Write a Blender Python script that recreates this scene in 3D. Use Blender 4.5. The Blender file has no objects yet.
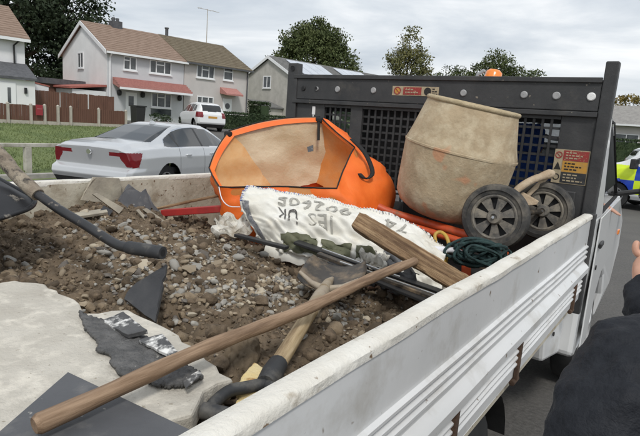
import bpy, bmesh, math, random
import numpy as np
from mathutils import Vector, Matrix, Quaternion
random.seed(7); RNG = np.random.default_rng(11)
R = math.radians
SC = bpy.context.scene
COL = SC.collection

# ------------------------------------------------------------------ camera, sky, sun, exposure
cam_d = bpy.data.cameras.new('camera'); cam = bpy.data.objects.new('camera', cam_d); COL.objects.link(cam)
YAW, PITCH, ROLL = 0.614, 0.181, 0.073
cam_d.sensor_width = 36; cam_d.lens = 524.468 / 640 * 36
cam_d.clip_start = 0.05; cam_d.clip_end = 2000
fw = Vector((-math.sin(YAW) * math.cos(PITCH), math.cos(YAW) * math.cos(PITCH), -math.sin(PITCH)))
rt = Vector((math.cos(YAW), math.sin(YAW), 0)); up = rt.cross(fw)
r2 = rt * math.cos(ROLL) + up * math.sin(ROLL); u2 = up * math.cos(ROLL) - rt * math.sin(ROLL)
cam.matrix_world = Matrix(((r2.x, u2.x, -fw.x, 1.411), (r2.y, u2.y, -fw.y, -2.969), (r2.z, u2.z, -fw.z, 1.699), (0, 0, 0, 1)))
SC.camera = cam

SUN_EL, SUN_AZ = R(50), R(140)           # azimuth measured from +y towards +x: the sun stands behind and right of the truck
world = bpy.data.worlds.new('World'); SC.world = world; world.use_nodes = True
wn = world.node_tree.nodes; wl = world.node_tree.links; wn.clear()
wout = wn.new('ShaderNodeOutputWorld')
sky = wn.new('ShaderNodeTexSky'); sky.sky_type = 'NISHITA'; sky.sun_disc = False
sky.sun_elevation = SUN_EL; sky.sun_rotation = SUN_AZ; sky.air_density = 1.4; sky.dust_density = 2.5
bg1 = wn.new('ShaderNodeBackground'); bg1.inputs[1].default_value = 0.1; wl.new(sky.outputs[0], bg1.inputs[0])
tc = wn.new('ShaderNodeTexCoord'); mp = wn.new('ShaderNodeMapping'); mp.inputs['Scale'].default_value = (1.0, 1.0, 4.6)
mp.inputs['Rotation'].default_value = (R(4), R(-5), 0)
wl.new(tc.outputs['Generated'], mp.inputs[0])
n1 = wn.new('ShaderNodeTexNoise'); n1.inputs['Scale'].default_value = 2.3; n1.inputs['Detail'].default_value = 7; n1.inputs['Roughness'].default_value = .55
n1.inputs['Distortion'].default_value = .35
wl.new(mp.outputs[0], n1.inputs['Vector'])
cr = wn.new('ShaderNodeValToRGB'); e = cr.color_ramp.elements
e[0].position = .36; e[0].color = (.52, .575, .645, 1); e[1].position = .64; e[1].color = (.95, .96, .97, 1)
m_ = e.new(.5); m_.color = (.70, .74, .785, 1)
wl.new(n1.outputs[0], cr.inputs[0])
bg2 = wn.new('ShaderNodeBackground'); bg2.inputs[1].default_value = 0.91; wl.new(cr.outputs[0], bg2.inputs[0])
mx = wn.new('ShaderNodeMixShader'); mx.inputs[0].default_value = .93
wl.new(bg1.outputs[0], mx.inputs[1]); wl.new(bg2.outputs[0], mx.inputs[2]); wl.new(mx.outputs[0], wout.inputs[0])

sun_d = bpy.data.lights.new('sun', 'SUN'); sun_d.energy = 1.5; sun_d.angle = R(10); sun_d.color = (1, .965, .91)
sun = bpy.data.objects.new('sun', sun_d); COL.objects.link(sun)
sdir = Vector((math.sin(SUN_AZ) * math.cos(SUN_EL), math.cos(SUN_AZ) * math.cos(SUN_EL), math.sin(SUN_EL)))
sun.rotation_euler = sdir.to_track_quat('Z', 'Y').to_euler()
vs = SC.view_settings; vs.view_transform = 'Standard'; vs.look = 'None'; vs.gamma = 1; vs.exposure = 0.32; vs.use_curve_mapping = False

# ------------------------------------------------------------------ materials
MATS = {}
def mat(name, c1, c2=None, scale=8, rough=.6, metal=0, bump=0, bscale=None, detail=5, lo=.35, hi=.65, dirt=None, dscale=3, dlo=.5, dhi=.7,
        stretch=None, spec=.5, coat=0, trans=0, alpha=None, bdist=.01, speck=None, rvar=0):
    m = bpy.data.materials.new(name); m.use_nodes = True; MATS[name] = m
    N = m.node_tree.nodes; L = m.node_tree.links; b = N['Principled BSDF']
    b.inputs['Roughness'].default_value = rough; b.inputs['Metallic'].default_value = metal
    b.inputs['Specular IOR Level'].default_value = spec; b.inputs['Coat Weight'].default_value = coat; b.inputs['Coat Roughness'].default_value = .08
    b.inputs['Transmission Weight'].default_value = trans
    t = N.new('ShaderNodeTexCoord'); mpn = N.new('ShaderNodeMapping'); L.new(t.outputs['Object'], mpn.inputs[0])
    if stretch: mpn.inputs['Scale'].default_value = stretch
    vec = mpn.outputs[0]
    def noise(s, d=detail, rgh=.6):
        n = N.new('ShaderNodeTexNoise'); n.inputs['Scale'].default_value = s; n.inputs['Detail'].default_value = d; n.inputs['Roughness'].default_value = rgh
        L.new(vec, n.inputs['Vector']); return n.outputs[0]
    def ramp(src, lo, hi):
        r = N.new('ShaderNodeMapRange'); r.inputs[1].default_value = lo; r.inputs[2].default_value = hi; L.new(src, r.inputs[0]); return r.outputs[0]
    def mixc(f, a, bb):
        x = N.new('ShaderNodeMix'); x.data_type = 'RGBA'; L.new(f, x.inputs[0])
        for k, s in ((6, a), (7, bb)):
            if isinstance(s, tuple): x.inputs[k].default_value = (*s[:3], 1)
            else: L.new(s, x.inputs[k])
        return x.outputs[2]
    col = None
    if c2: col = mixc(ramp(noise(scale), lo, hi), c1, c2)
    if dirt: col = mixc(ramp(noise(dscale, 6, .65), dlo, dhi), col if col is not None else c1, dirt)
    if speck:   # small chips and spots of another colour
        col = mixc(ramp(noise(speck[1], 2, .5), speck[2], speck[2] + .05), col if col is not None else c1, speck[0])
    if col is None: b.inputs['Base Color'].default_value = (*c1[:3], 1)
    else: L.new(col, b.inputs['Base Color'])
    if rvar:
        L.new(ramp(noise(scale * 1.7), .2, .8), (rm := N.new('ShaderNodeMapRange')).inputs[0])
        rm.inputs[3].default_value = max(.03, rough - rvar); rm.inputs[4].default_value = min(1, rough + rvar); L.new(rm.outputs[0], b.inputs['Roughness'])
    if bump:
        bn = N.new('ShaderNodeBump'); bn.inputs['Strength'].default_value = bump; bn.inputs['Distance'].default_value = bdist
        L.new(noise(bscale or scale * 3, 6, .65), bn.inputs['Height']); L.new(bn.outputs[0], b.inputs['Normal'])
    if alpha is not None: b.inputs['Alpha'].default_value = alpha
    return m

mat('asphalt', (.070, .067, .063), (.12, .115, .108), 40, .9, bump=.6, bscale=160, bdist=.008, dirt=(.14, .132, .12), dscale=.7, dlo=.45, dhi=.85, speck=((.20, .19, .18), 210, .66))
mat('grass', (.105, .145, .045), (.17, .21, .075), 1.2, .9, bump=.8, bscale=14, bdist=.05, dirt=(.16, .19, .07), dscale=.35, dlo=.5, dhi=.8)
mat('pavement', (.22, .21, .20), (.30, .29, .27), 3, .9, bump=.2, bscale=60)
mat('kerb', (.30, .29, .27), (.40, .38, .35), 6, .9, bump=.2)
mat('white_paint', (.64, .65, .65), (.71, .715, .715), 2.5, .38, coat=.2, dirt=(.40, .375, .33), dscale=6, dlo=.54, dhi=.86, speck=((.20, .15, .11), 30, .715), bump=.12, bscale=5, bdist=.02)
mat('cab_paint', (.70, .71, .71), (.74, .745, .745), 1.5, .3, coat=.4, dirt=(.52, .51, .48), dscale=2.5, dlo=.55, dhi=.9)
mat('worn_cream', (.76, .74, .68), (.66, .63, .56), 9, .7, dirt=(.36, .30, .22), dscale=16, dlo=.60, dhi=.76, bump=.5, bscale=70, speck=((.22, .15, .09), 55, .70))
mat('board_inner', (.60, .56, .46), (.46, .42, .33), 5, .8, dirt=(.28, .22, .15), dscale=7, dlo=.50, dhi=.72, bump=.4, bscale=40, speck=((.20, .14, .09), 38, .66))
mat('dark_steel', (.030, .031, .033), (.052, .052, .053), 6, .55, dirt=(.10, .092, .08), dscale=5, dlo=.55, dhi=.85, bump=.15, bscale=60, speck=((.22, .19, .15), 34, .72))
mat('mesh_steel', (.022, .023, .025), (.04, .04, .04), 20, .6)
mat('bulkhead', (.012, .012, .013), None, rough=.7)
mat('chassis', (.02, .02, .02), (.045, .04, .035), 8, .8, bump=.2)
mat('rust', (.065, .038, .024), (.12, .07, .043), 25, .9, bump=.6, bscale=90, dirt=(.05, .03, .02), dscale=20)
mat('rubber', (.022, .022, .022), (.045, .044, .042), 12, .75, bump=.2, bscale=60, dirt=(.17, .152, .125), dscale=11, dlo=.46, dhi=.72)
mat('tyre', (.018, .018, .018), (.03, .03, .03), 10, .8)
mat('hub_plastic', (.07, .067, .062), (.13, .122, .11), 14, .8, dirt=(.28, .25, .20), dscale=16, dlo=.42, dhi=.66, bump=.3)
mat('alloy', (.45, .45, .46), rough=.3, metal=.9)
mat('glass_dark', (.012, .015, .017), rough=.06, spec=.6, coat=.3)
mat('glass_tint', (.008, .009, .010), rough=.5, spec=.05)
mat('glass_clear', (.75, .8, .8), rough=.03, trans=.9, spec=.5)
mat('black_plastic', (.016, .016, .017), (.028, .028, .028), 20, .5)
mat('amber', (.85, .24, .03), rough=.25, coat=.3)
mat('cap_grey', (.30, .305, .31), (.40, .40, .40), 15, .5)
mat('cap_white', (.80, .80, .79), rough=.4)
mat('sticker_red', (.33, .03, .028), (.25, .05, .04), 60, .6, speck=((.5, .33, .2), 120, .64))
mat('sticker_yellow', (.58, .29, .035), (.46, .26, .07), 50, .6, speck=((.2, .15, .1), 120, .66))
mat('sticker_black', (.02, .022, .026), (.05, .05, .05), 40, .5)
mat('sticker_cream', (.46, .38, .25), (.34, .28, .19), 60, .7)
mat('ink', (.02, .018, .016), rough=.7)
mat('orange_cloth', (.80, .135, .012), (.90, .19, .025), 6, .62, bump=.25, bscale=120, bdist=.003, dirt=(.52, .15, .045), dscale=5, dlo=.58, dhi=.9)
mat('film_orange', (.56, .29, .10), (.64, .42, .21), 4, .45, bump=.5, bscale=4, bdist=.02, dirt=(.56, .24, .06), dscale=6, dlo=.5, dhi=.7)
mat('orange_inner', (.52, .17, .03), (.62, .24, .06), 5, .7, bump=.3, bscale=30, dirt=(.5, .27, .12), dscale=6, dlo=.45, dhi=.8)
mat('film', (.46, .34, .20), (.60, .48, .32), 4, .42, bump=.6, bscale=3.2, bdist=.03, dirt=(.48, .30, .145), dscale=3.2, dlo=.52, dhi=.72, coat=.5)
mat('black_trim', (.012, .012, .012), rough=.8)
mat('woven_white', (.74, .73, .68), (.66, .64, .57), 7, .7, bump=.4, bscale=240, bdist=.002, dirt=(.50, .43, .32), dscale=6, dlo=.56, dhi=.85)
mat('olive_print', (.072, .078, .042), (.14, .14, .085), 24, .7)
mat('strap_grey', (.10, .105, .115), (.25, .25, .26), 90, .8)
mat('stitch_blue', (.10, .15, .42), rough=.8)
mat('stitch_dark', (.07, .07, .09), rough=.8)
mat('stitch_pale', (.70, .70, .74), rough=.8)
mat('faded_ink', (.30, .29, .26), (.40, .39, .35), 60, .8)
mat('bold_ink', (.06, .058, .055), (.14, .13, .12), 60, .8)
mat('drum', (.46, .36, .235), (.36, .28, .18), 11, .9, bump=.7, bscale=45, bdist=.006, dirt=(.53, .445, .31), dscale=13, dlo=.46, dhi=.66, speck=((.50, .27, .155), 7.5, .675))
mat('drum_rim', (.50, .41, .27), (.36, .29, .18), 14, .9, bump=.7, bscale=50)
mat('mortar_tube', (.52, .42, .30), (.40, .30, .20), 18, .9, bump=.8, bscale=50, dirt=(.60, .22, .09), dscale=14, dlo=.62, dhi=.75)
mat('orange_steel', (.60, .085, .02), (.46, .07, .02), 12, .5, dirt=(.22, .09, .04), dscale=11, dlo=.52, dhi=.75)
mat('red_steel', (.42, .035, .03), (.30, .03, .03), 12, .45, dirt=(.2, .12, .08), dscale=10, dlo=.55, dhi=.8)
mat('wood_pole', (.21, .135, .082), (.36, .25, .165), 16, .65, stretch=(8, 8, .6), bump=.3, bscale=40, dirt=(.11, .068, .044), dscale=4.5, dlo=.50, dhi=.70, spec=.3)
mat('wood_plank', (.17, .10, .055), (.42, .29, .17), 14, .85, stretch=(7, 7, .5), bump=.8, bscale=24, dirt=(.11, .066, .04), dscale=4, dlo=.50, dhi=.68, spec=.25)
mat('wood_shaft', (.34, .245, .13), (.55, .43, .27), 14, .65, stretch=(8, 8, .6), dirt=(.20, .135, .075), dscale=4.5, dlo=.50, dhi=.70, bump=.3, spec=.3)
mat('blade_dark', (.035, .032, .029), (.075, .064, .052), 12, .45, metal=.3, dirt=(.30, .22, .14), dscale=9, dlo=.46, dhi=.66)
mat('socket_steel', (.33, .26, .17), (.45, .40, .33), 14, .55, metal=.3, dirt=(.2, .13, .08), dscale=14)
mat('soil', (.100, .073, .046), (.200, .150, .100), 16, .95, bump=.9, bscale=120, bdist=.008, dirt=(.24, .18, .118), dscale=6, dlo=.52, dhi=.80)
mat('clod', (.090, .065, .041), (.205, .152, .101), 50, .95, bump=.9, bscale=240, bdist=.005)
mat('clod_pale', (.20, .15, .098), (.29, .225, .15), 50, .95, bump=.8, bscale=240, bdist=.005)
mat('stone_tan', (.34, .275, .195), (.22, .175, .12), 60, .85, bump=.5, bscale=200, bdist=.003)
mat('stone_grey', (.24, .23, .205), (.40, .38, .34), 60, .8, bump=.5, bscale=200, bdist=.003)
mat('stone_cream', (.50, .44, .34), (.40, .34, .25), 50, .8, bump=.4, bscale=200, bdist=.003)
mat('stone_dark', (.12, .105, .09), (.17, .15, .13), 60, .8, bump=.5, bscale=200, bdist=.003)
mat('concrete', (.43, .40, .345), (.57, .54, .475), 6, .9, bump=.8, bscale=42, bdist=.008, dirt=(.66, .62, .54), dscale=17, dlo=.50, dhi=.66, speck=((.33, .295, .235), 75, .68), lo=.3, hi=.7)
mat('adhesive', (.085, .085, .085), (.165, .162, .158), 24, .75, bump=1, bscale=38, bdist=.02, speck=((.3, .29, .27), 70, .70))
mat('slate_grey', (.075, .078, .085), (.10, .103, .11), 5, .55, bump=.12, bscale=50, dirt=(.19, .185, .178), dscale=11, dlo=.52, dhi=.80, speck=((.30, .29, .27), 60, .70))
mat('slate_dark', (.028, .029, .032), (.05, .05, .052), 12, .5, bump=.2, bscale=60, dirt=(.13, .115, .09), dscale=12, dlo=.55, dhi=.8)
mat('slate_crust', (.05, .05, .052), (.10, .1, .1), 14, .35, dirt=(.82, .81, .78), dscale=13, dlo=.50, dhi=.58, bump=.4)
mat('shard_pale', (.42, .38, .30), (.30, .27, .22), 14, .8, bump=.3)
mat('rubber_grip', (.022, .024, .027), (.042, .043, .045), 14, .6, dirt=(.16, .15, .13), dscale=14, dlo=.5, dhi=.75)
mat('barrow_tube', (.016, .017, .019), (.03, .03, .032), 12, .45, dirt=(.30, .26, .21), dscale=26, dlo=.60, dhi=.70)
mat('muddy_tube', (.36, .31, .24), (.20, .16, .12), 16, .9, dirt=(.05, .045, .04), dscale=20, dlo=.54, dhi=.64, bump=.9, bscale=60)
mat('tray', (.010, .011, .013), (.020, .021, .024), 6, .45, dirt=(.24, .22, .19), dscale=22, dlo=.62, dhi=.72)
mat('foam_yellow', (.70, .52, .20), (.78, .66, .40), 14, .9, bump=.8, bscale=50, dirt=(.36, .19, .06), dscale=26, dlo=.55, dhi=.66)
mat('yellow_plastic', (.50, .31, .04), (.38, .24, .05), 14, .5, dirt=(.35, .24, .12), dscale=12, dlo=.55, dhi=.8)
mat('teal_cord', (.010, .026, .028), (.022, .055, .054), 40, .8, bump=.5)
mat('metal_bright', (.55, .56, .57), rough=.25, metal=.9)
mat('plastic_sheet', (.68, .66, .60), (.55, .52, .46), 10, .4, bump=.6, bscale=24, bdist=.02, dirt=(.3, .24, .17), dscale=9, dlo=.5, dhi=.7)
mat('render_grey', (.70, .71, .71), (.76, .77, .77), 1.2, .9, bump=.2, bscale=40)
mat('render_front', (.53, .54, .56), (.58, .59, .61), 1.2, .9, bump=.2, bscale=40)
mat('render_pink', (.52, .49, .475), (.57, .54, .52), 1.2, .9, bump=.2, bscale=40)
mat('render_white', (.74, .74, .75), (.80, .80, .80), 1.2, .9)
mat('render_dash', (.42, .405, .37), (.52, .50, .46), 1.6, .95, bump=.4, bscale=60)
mat('roof_brown', (.215, .15, .112), (.28, .20, .155), 3, .9, bump=.5, bscale=20, stretch=(1, 1, 3))
mat('roof_moss', (.12, .095, .062), (.17, .14, .095), 4, .9, bump=.5, bscale=20)
mat('roof_slate', (.070, .072, .08), (.11, .112, .12), 6, .8, bump=.3)
mat('roof_grey', (.13, .13, .13), (.18, .178, .17), 6, .9, bump=.4)
mat('roof_red', (.34, .105, .085), (.42, .15, .12), 8, .8, bump=.3)
mat('roof_pinkred', (.38, .17, .15), (.46, .22, .19), 8, .8, bump=.3)
mat('upvc', (.80, .81, .82), rough=.35)
mat('window_glass', (.03, .035, .04), (.10, .11, .115), 1.5, .1, spec=.6)
mat('solar', (.46, .50, .56), (.60, .64, .70), 1, .12, metal=.4)
mat('fence_brown', (.115, .055, .038), (.15, .073, .05), 3, .85, stretch=(1, 6, .4), bump=.3)
mat('fence_post', (.40, .37, .32), (.48, .44, .38), 6, .9)
mat('rail_timber', (.40, .38, .33), (.52, .50, .44), 4, .85, dirt=(.28, .27, .2), dscale=3)
mat('sign_red', (.30, .03, .04), rough=.7)
mat('silver_paint', (.53, .545, .56), (.56, .575, .59), 2, .28, metal=.35, coat=.8)
mat('silver_shadow', (.07, .075, .08), rough=.35, metal=.4)
mat('lamp_red', (.15, .005, .010), (.20, .010, .014), 8, .15, coat=.3)
mat('white_car', (.72, .73, .74), rough=.25, coat=.5)
mat('pale_car', (.62, .66, .64), rough=.25, coat=.5)
mat('hivis', (.66, .84, .02), rough=.4)
mat('police_blue', (.012, .055, .42), rough=.35)
mat('chrome', (.7, .7, .72), rough=.15, metal=1)
mat('bark', (.07, .052, .036), (.11, .085, .06), 10, .95, bump=.6)
mat('leaf_dark', (.018, .032, .014), (.035, .055, .022), .8, .8)
mat('leaf_mid', (.052, .074, .022), (.098, .118, .038), .6, .8)
mat('leaf_olive', (.105, .115, .038), (.18, .168, .062), .6, .8)
mat('leaf_autumn', (.13, .115, .03), (.24, .16, .035), .5, .8)
mat('leaf_hedge', (.022, .042, .016), (.045, .07, .026), 2.0, .85)
mat('jacket', (.008, .0095, .0135), (.015, .017, .022), 60, .7, bump=.5, bscale=10, bdist=.03, spec=.3)
mat('trouser', (.02, .022, .03), (.03, .032, .04), 30, .85)
mat('shoe', (.012, .011, .01), rough=.5)
mat('skin', (.50, .27, .185), (.58, .33, .235), 30, .5, bump=.15, bscale=120, bdist=.002)
mat('hair', (.03, .02, .014), (.06, .04, .028), 60, .7)
mat('blue_cloth', (.03, .10, .42), (.05, .14, .52), 8, .8, bump=.4, bscale=12, bdist=.02)
mat('bin_black', (.02, .02, .02), rough=.6)

# ------------------------------------------------------------------ mesh helpers
class MB:
    """collects shapes, then becomes ONE mesh object"""
    def __init__(s): s.v = []; s.f = []; s.m = []
    def add(s, vs, fs, mi=0):
        o = len(s.v); s.v += [tuple(v) for v in vs]; s.f += [tuple(i + o for i in f) for f in fs]; s.m += [mi] * len(fs); return s
    def box(s, lo, hi, mtx=None, mi=0):
        (a, b, c), (d, e, f) = lo, hi
        vs = [(a, b, c), (d, b, c), (d, e, c), (a, e, c), (a, b, f), (d, b, f), (d, e, f), (a, e, f)]
        if mtx is not None: vs = [tuple(mtx @ Vector(v)) for v in vs]
        return s.add(vs, [(0, 3, 2, 1), (4, 5, 6, 7), (0, 1, 5, 4), (1, 2, 6, 5), (2, 3, 7, 6), (3, 0, 4, 7)], mi)
    def prism(s, poly, thick, mi=0):
        """poly: 3-D outline (planar), extruded by the vector thick"""
        n = len(poly); t = Vector(thick); a = [Vector(p) for p in poly]
        return s.add(a + [p + t for p in a], [tuple(range(n))[::-1], tuple(range(n, 2 * n))] + [(i, (i + 1) % n, n + (i + 1) % n, n + i) for i in range(n)], mi)
    def tube(s, pts, r, n=10, cap=True, mi=0):
        P = [Vector(p) for p in pts]; rr = r if isinstance(r, (list, tuple)) else [r] * len(P)
        T = [(P[min(i + 1, len(P) - 1)] - P[max(i - 1, 0)]).normalized() for i in range(len(P))]
        x = T[0].orthogonal().normalized(); vs = []
        for p, t, q in zip(P, T, rr):
            x = (x - t * x.dot(t)).normalized(); y = t.cross(x)
            vs += [p + (x * math.cos(2 * math.pi * k / n) + y * math.sin(2 * math.pi * k / n)) * q for k in range(n)]
        fs = [(i * n + k, i * n + (k + 1) % n, (i + 1) * n + (k + 1) % n, (i + 1) * n + k) for i in range(len(P) - 1) for k in range(n)]
        if cap: fs += [tuple(range(n))[::-1], tuple(range((len(P) - 1) * n, len(P) * n))]
        return s.add(vs, fs, mi)
    def lathe(s, prof, mtx=None, n=32, mi=0, closed=False):
        """prof: (radius, height) pairs turned about local z"""
        vs = []
        for r, z in prof:
            for k in range(n):
                a = 2 * math.pi * k / n; v = Vector((r * math.cos(a), r * math.sin(a), z)); vs.append(mtx @ v if mtx is not None else v)
        m = len(prof); rng = range(m if closed else m - 1)
        fs = [(i * n + k, i * n + (k + 1) % n, ((i + 1) % m) * n + (k + 1) % n, ((i + 1) % m) * n + k) for i in rng for k in range(n)]
        return s.add(vs, fs, mi)
    def grid(s, P, mi=0, flip=False):
        """P: rows of points"""
        nr, nc = len(P), len(P[0]); vs = [p for row in P for p in row]
        fs = [(i * nc + j, i * nc + j + 1, (i + 1) * nc + j + 1, (i + 1) * nc + j) for i in range(nr - 1) for j in range(nc - 1)]
        return s.add(vs, [f[::-1] for f in fs] if flip else fs, mi)

def mesh_obj(name, me, parent=None, mats=None, smooth=None, bevel=0, world=False):
    o = bpy.data.objects.new(name, me); COL.objects.link(o)
    for m in ([mats] if isinstance(mats, str) else (mats or [])): me.materials.append(MATS[m])
    if parent is not None:
        o.parent = parent
        if world:
            b = parent.matrix_basis if parent.parent is None else Matrix()
            o.matrix_parent_inverse = b.inverted()
    if smooth is not None:
        for p in me.polygons: p.use_smooth = True
        if smooth < 179:
            try: me.set_sharp_from_angle(angle=R(smooth))
            except Exception: pass
    if bevel:
        md = o.modifiers.new('bevel', 'BEVEL'); md.width = bevel; md.segments = 2; md.limit_method = 'ANGLE'; md.angle_limit = R(35)
    return o

def part(name, mb, mats, parent=None, smooth=None, bevel=0, world=False, fix=True):
    me = bpy.data.meshes.new(name); me.from_pydata(mb.v, [], mb.f)
    if any(mb.m): me.polygons.foreach_set('material_index', mb.m)
    if fix:
        bm = bmesh.new(); bm.from_mesh(me); bmesh.ops.recalc_face_normals(bm, faces=bm.faces); bm.to_mesh(me); bm.free()
    me.update()
    return mesh_obj(name, me, parent, mats, smooth, bevel, world)

def tag(o, label, cat, group=None):
    o['label'] = label; o['category'] = cat
    if group: o['group'] = group
    return o
def thing(name, label, cat, loc=(0, 0, 0), rotz=0, group=None):
    o = bpy.data.objects.new(name, None); COL.objects.link(o); o.empty_display_size = .2
    o.matrix_basis = Matrix.Translation(loc) @ Matrix.Rotation(rotz, 4, 'Z')
    return tag(o, label, cat, group)
def copy_tree(o, parent=None):
    c = o.copy(); COL.objects.link(c); c.parent = parent
    for ch in list(o.children): copy_tree(ch, c)
    return c
def struct(o): o['kind'] = 'structure'; return o
def frame(origin, z, x=None):
    z = Vector(z).normalized(); x = Vector(x) if x is not None else z.orthogonal(); x = (x - z * x.dot(z)).normalized(); y = z.cross(x)
    return Matrix(((x.x, y.x, z.x, origin[0]), (x.y, y.y, z.y, origin[1]), (x.z, y.z, z.z, origin[2]), (0, 0, 0, 1)))
V = Vector
def spline(P, n):
    """Catmull-Rom through points"""
    P = [V(p) for p in P]; Q = [P[0] * 2 - P[1]] + P + [P[-1] * 2 - P[-2]]; out = []
    for k in range(n):
        s = k / (n - 1) * (len(P) - 1); i = min(int(s), len(P) - 2); t = s - i; a, b, c, d = Q[i:i + 4]
        out.append(.5 * ((2 * b) + (c - a) * t + (2 * a - 5 * b + 4 * c - d) * t * t + (3 * b - a - 3 * c + d) * t ** 3))
    return out
# value noise on numpy arrays
_T = RNG.random((256, 256)).astype(np.float64)
def vnoise(x, y):
    xi = np.floor(x).astype(int); yi = np.floor(y).astype(int); fx = x - xi; fy = y - yi
    fx = fx * fx * (3 - 2 * fx); fy = fy * fy * (3 - 2 * fy)
    g = lambda a, b: _T[a & 255, b & 255]
    return (g(xi, yi) * (1 - fx) + g(xi + 1, yi) * fx) * (1 - fy) + (g(xi, yi + 1) * (1 - fx) + g(xi + 1, yi + 1) * fx) * fy
def fbm(x, y, o=4):
    s = 0; a = 1; t = 0
    for k in range(o): s = s + a * vnoise(x * 2 ** k + 13.7 * k, y * 2 ** k + 7.1 * k); t += a; a *= .5
    return s / t - .5

# ================================================================== THE SETTING: ground, road, pavement, grass
def sstep(x, a, b):
    q = np.clip((x - a) / (b - a), 0, 1); return q * q * (3 - 2 * q)
def gz(x):
    x = np.asarray(x, float)
    return .1 * sstep(x, -10.6, -11) + .6 * sstep(x, -13, -23) + .2 * sstep(x, -23, -29)
xs = np.unique(np.concatenate([np.linspace(-700, -60, 14), np.linspace(-60, -9, 60), np.linspace(-9, 700, 30)]))
ys = np.unique(np.concatenate([np.linspace(-700, -20, 14), np.linspace(-20, 60, 60), np.linspace(60, 700, 16)]))
g = MB(); g.grid([[(x, y, float(gz(x)) - .012 + (.10 * float(fbm(np.array(x * .25), np.array(y * .25))) if x < -13 else 0)) for x in xs] for y in ys])
struct(part('ground', g, 'grass', smooth=180))
struct(part('road', MB().box((-10.45, -120, -.3), (60, 38, 0)), 'asphalt'))
struct(part('pavement', MB().box((-10.45, 38.15, -.3), (60, 40.5, .11)), 'pavement'))
struct(part('kerb', MB().box((-10.6, -120, -.3), (-10.452, 38.0, .11)).box((-10.6, 38.002, -.3), (60, 38.148, .11)), 'kerb', bevel=.015))
struct(part('driveway', MB().grid([[(x, y, float(gz(x)) + .055) for x in np.linspace(-27.5, -11.2, 30)] for y in (15.6, 24.0)]), 'asphalt', smooth=180))

# grass blades on the bank: nobody could count them
nb = 26000
bx = RNG.uniform(-22.5, -10.9, nb); by = 2 + RNG.random(nb) * 13.4; ok = by < 15.5; bx = bx[ok]; by = by[ok]; nb = len(bx)
bz = gz(bx) + .10 * fbm(bx * .25, by * .25) - .02; hh = RNG.uniform(.03, .09, nb); a = RNG.uniform(0, 6.28, nb); w = .012
Pv = np.empty((nb, 3, 3)); Pv[:, 0] = np.c_[bx - np.cos(a) * w, by - np.sin(a) * w, bz]; Pv[:, 1] = np.c_[bx + np.cos(a) * w, by + np.sin(a) * w, bz]
Pv[:, 2] = np.c_[bx + RNG.normal(0, .03, nb), by + RNG.normal(0, .03, nb), bz + hh]
me = bpy.data.meshes.new('grass_blades'); me.from_pydata(Pv.reshape(-1, 3).tolist(), [], np.arange(nb * 3).reshape(-1, 3).tolist())
gb = mesh_obj('grass_blades', me, None, 'grass'); gb['kind'] = 'stuff'; gb['label'] = 'short rough green grass on the bank below the fence'; gb['category'] = 'grass'

# ================================================================== HOUSES
def window(par, x0, x1, z0, z1, y=0.0, cols=(), bars=(), name='window', axis='x', wall=0):
    """white framed window on the wall plane y (faces -y) or, axis 'y', on the wall x = wall (faces -x)"""
    def bx_(a, b, c, d, e, f):      # along, across(out), up
        return ((a, y - d, e), (b, y - c, f)) if axis == 'x' else ((wall - d, a, e), (wall - c, b, f))
    f = MB(); t = .07; xsx = [x0] + [x0 + (x1 - x0) * c for c in cols] + [x1]
    f.box(*bx_(x0, x1, -.05, .05, z1 - t, z1)); f.box(*bx_(x0, x1, -.05, .05, z0, z0 + t))
    for k, c in enumerate(xsx):
        a = c if k == 0 else (c - t if k == len(xsx) - 1 else c - t / 2); f.box(*bx_(a, a + t, -.049, .048, z0 + t, z1 - t))
    for (ci, fr) in bars:
        zz = z0 + (z1 - z0) * fr; f.box(*bx_(xsx[ci] + t * .6, xsx[ci + 1] - t * .6, -.045, .045, zz - t / 2, zz + t / 2))
    wo = part(name, f, 'upvc', par)
    for k in range(len(xsx) - 1):
        part('pane', MB().box(*bx_(xsx[k] + t * .5, xsx[k + 1] - t * .5, -.03, .01, z0 + t * .6, z1 - t * .6)), 'window_glass', wo)
    part('sill', MB().box(*bx_(x0 - .05, x1 + .05, 0, .10, z0 - .08, z0 - .003)), 'upvc', wo)
    return wo
def wallslab(m, x0, x1, y0, y1, z0, z1, mi=0): m.box((x0, y0, z0), (x1, y1, z1), None, mi)

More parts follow.
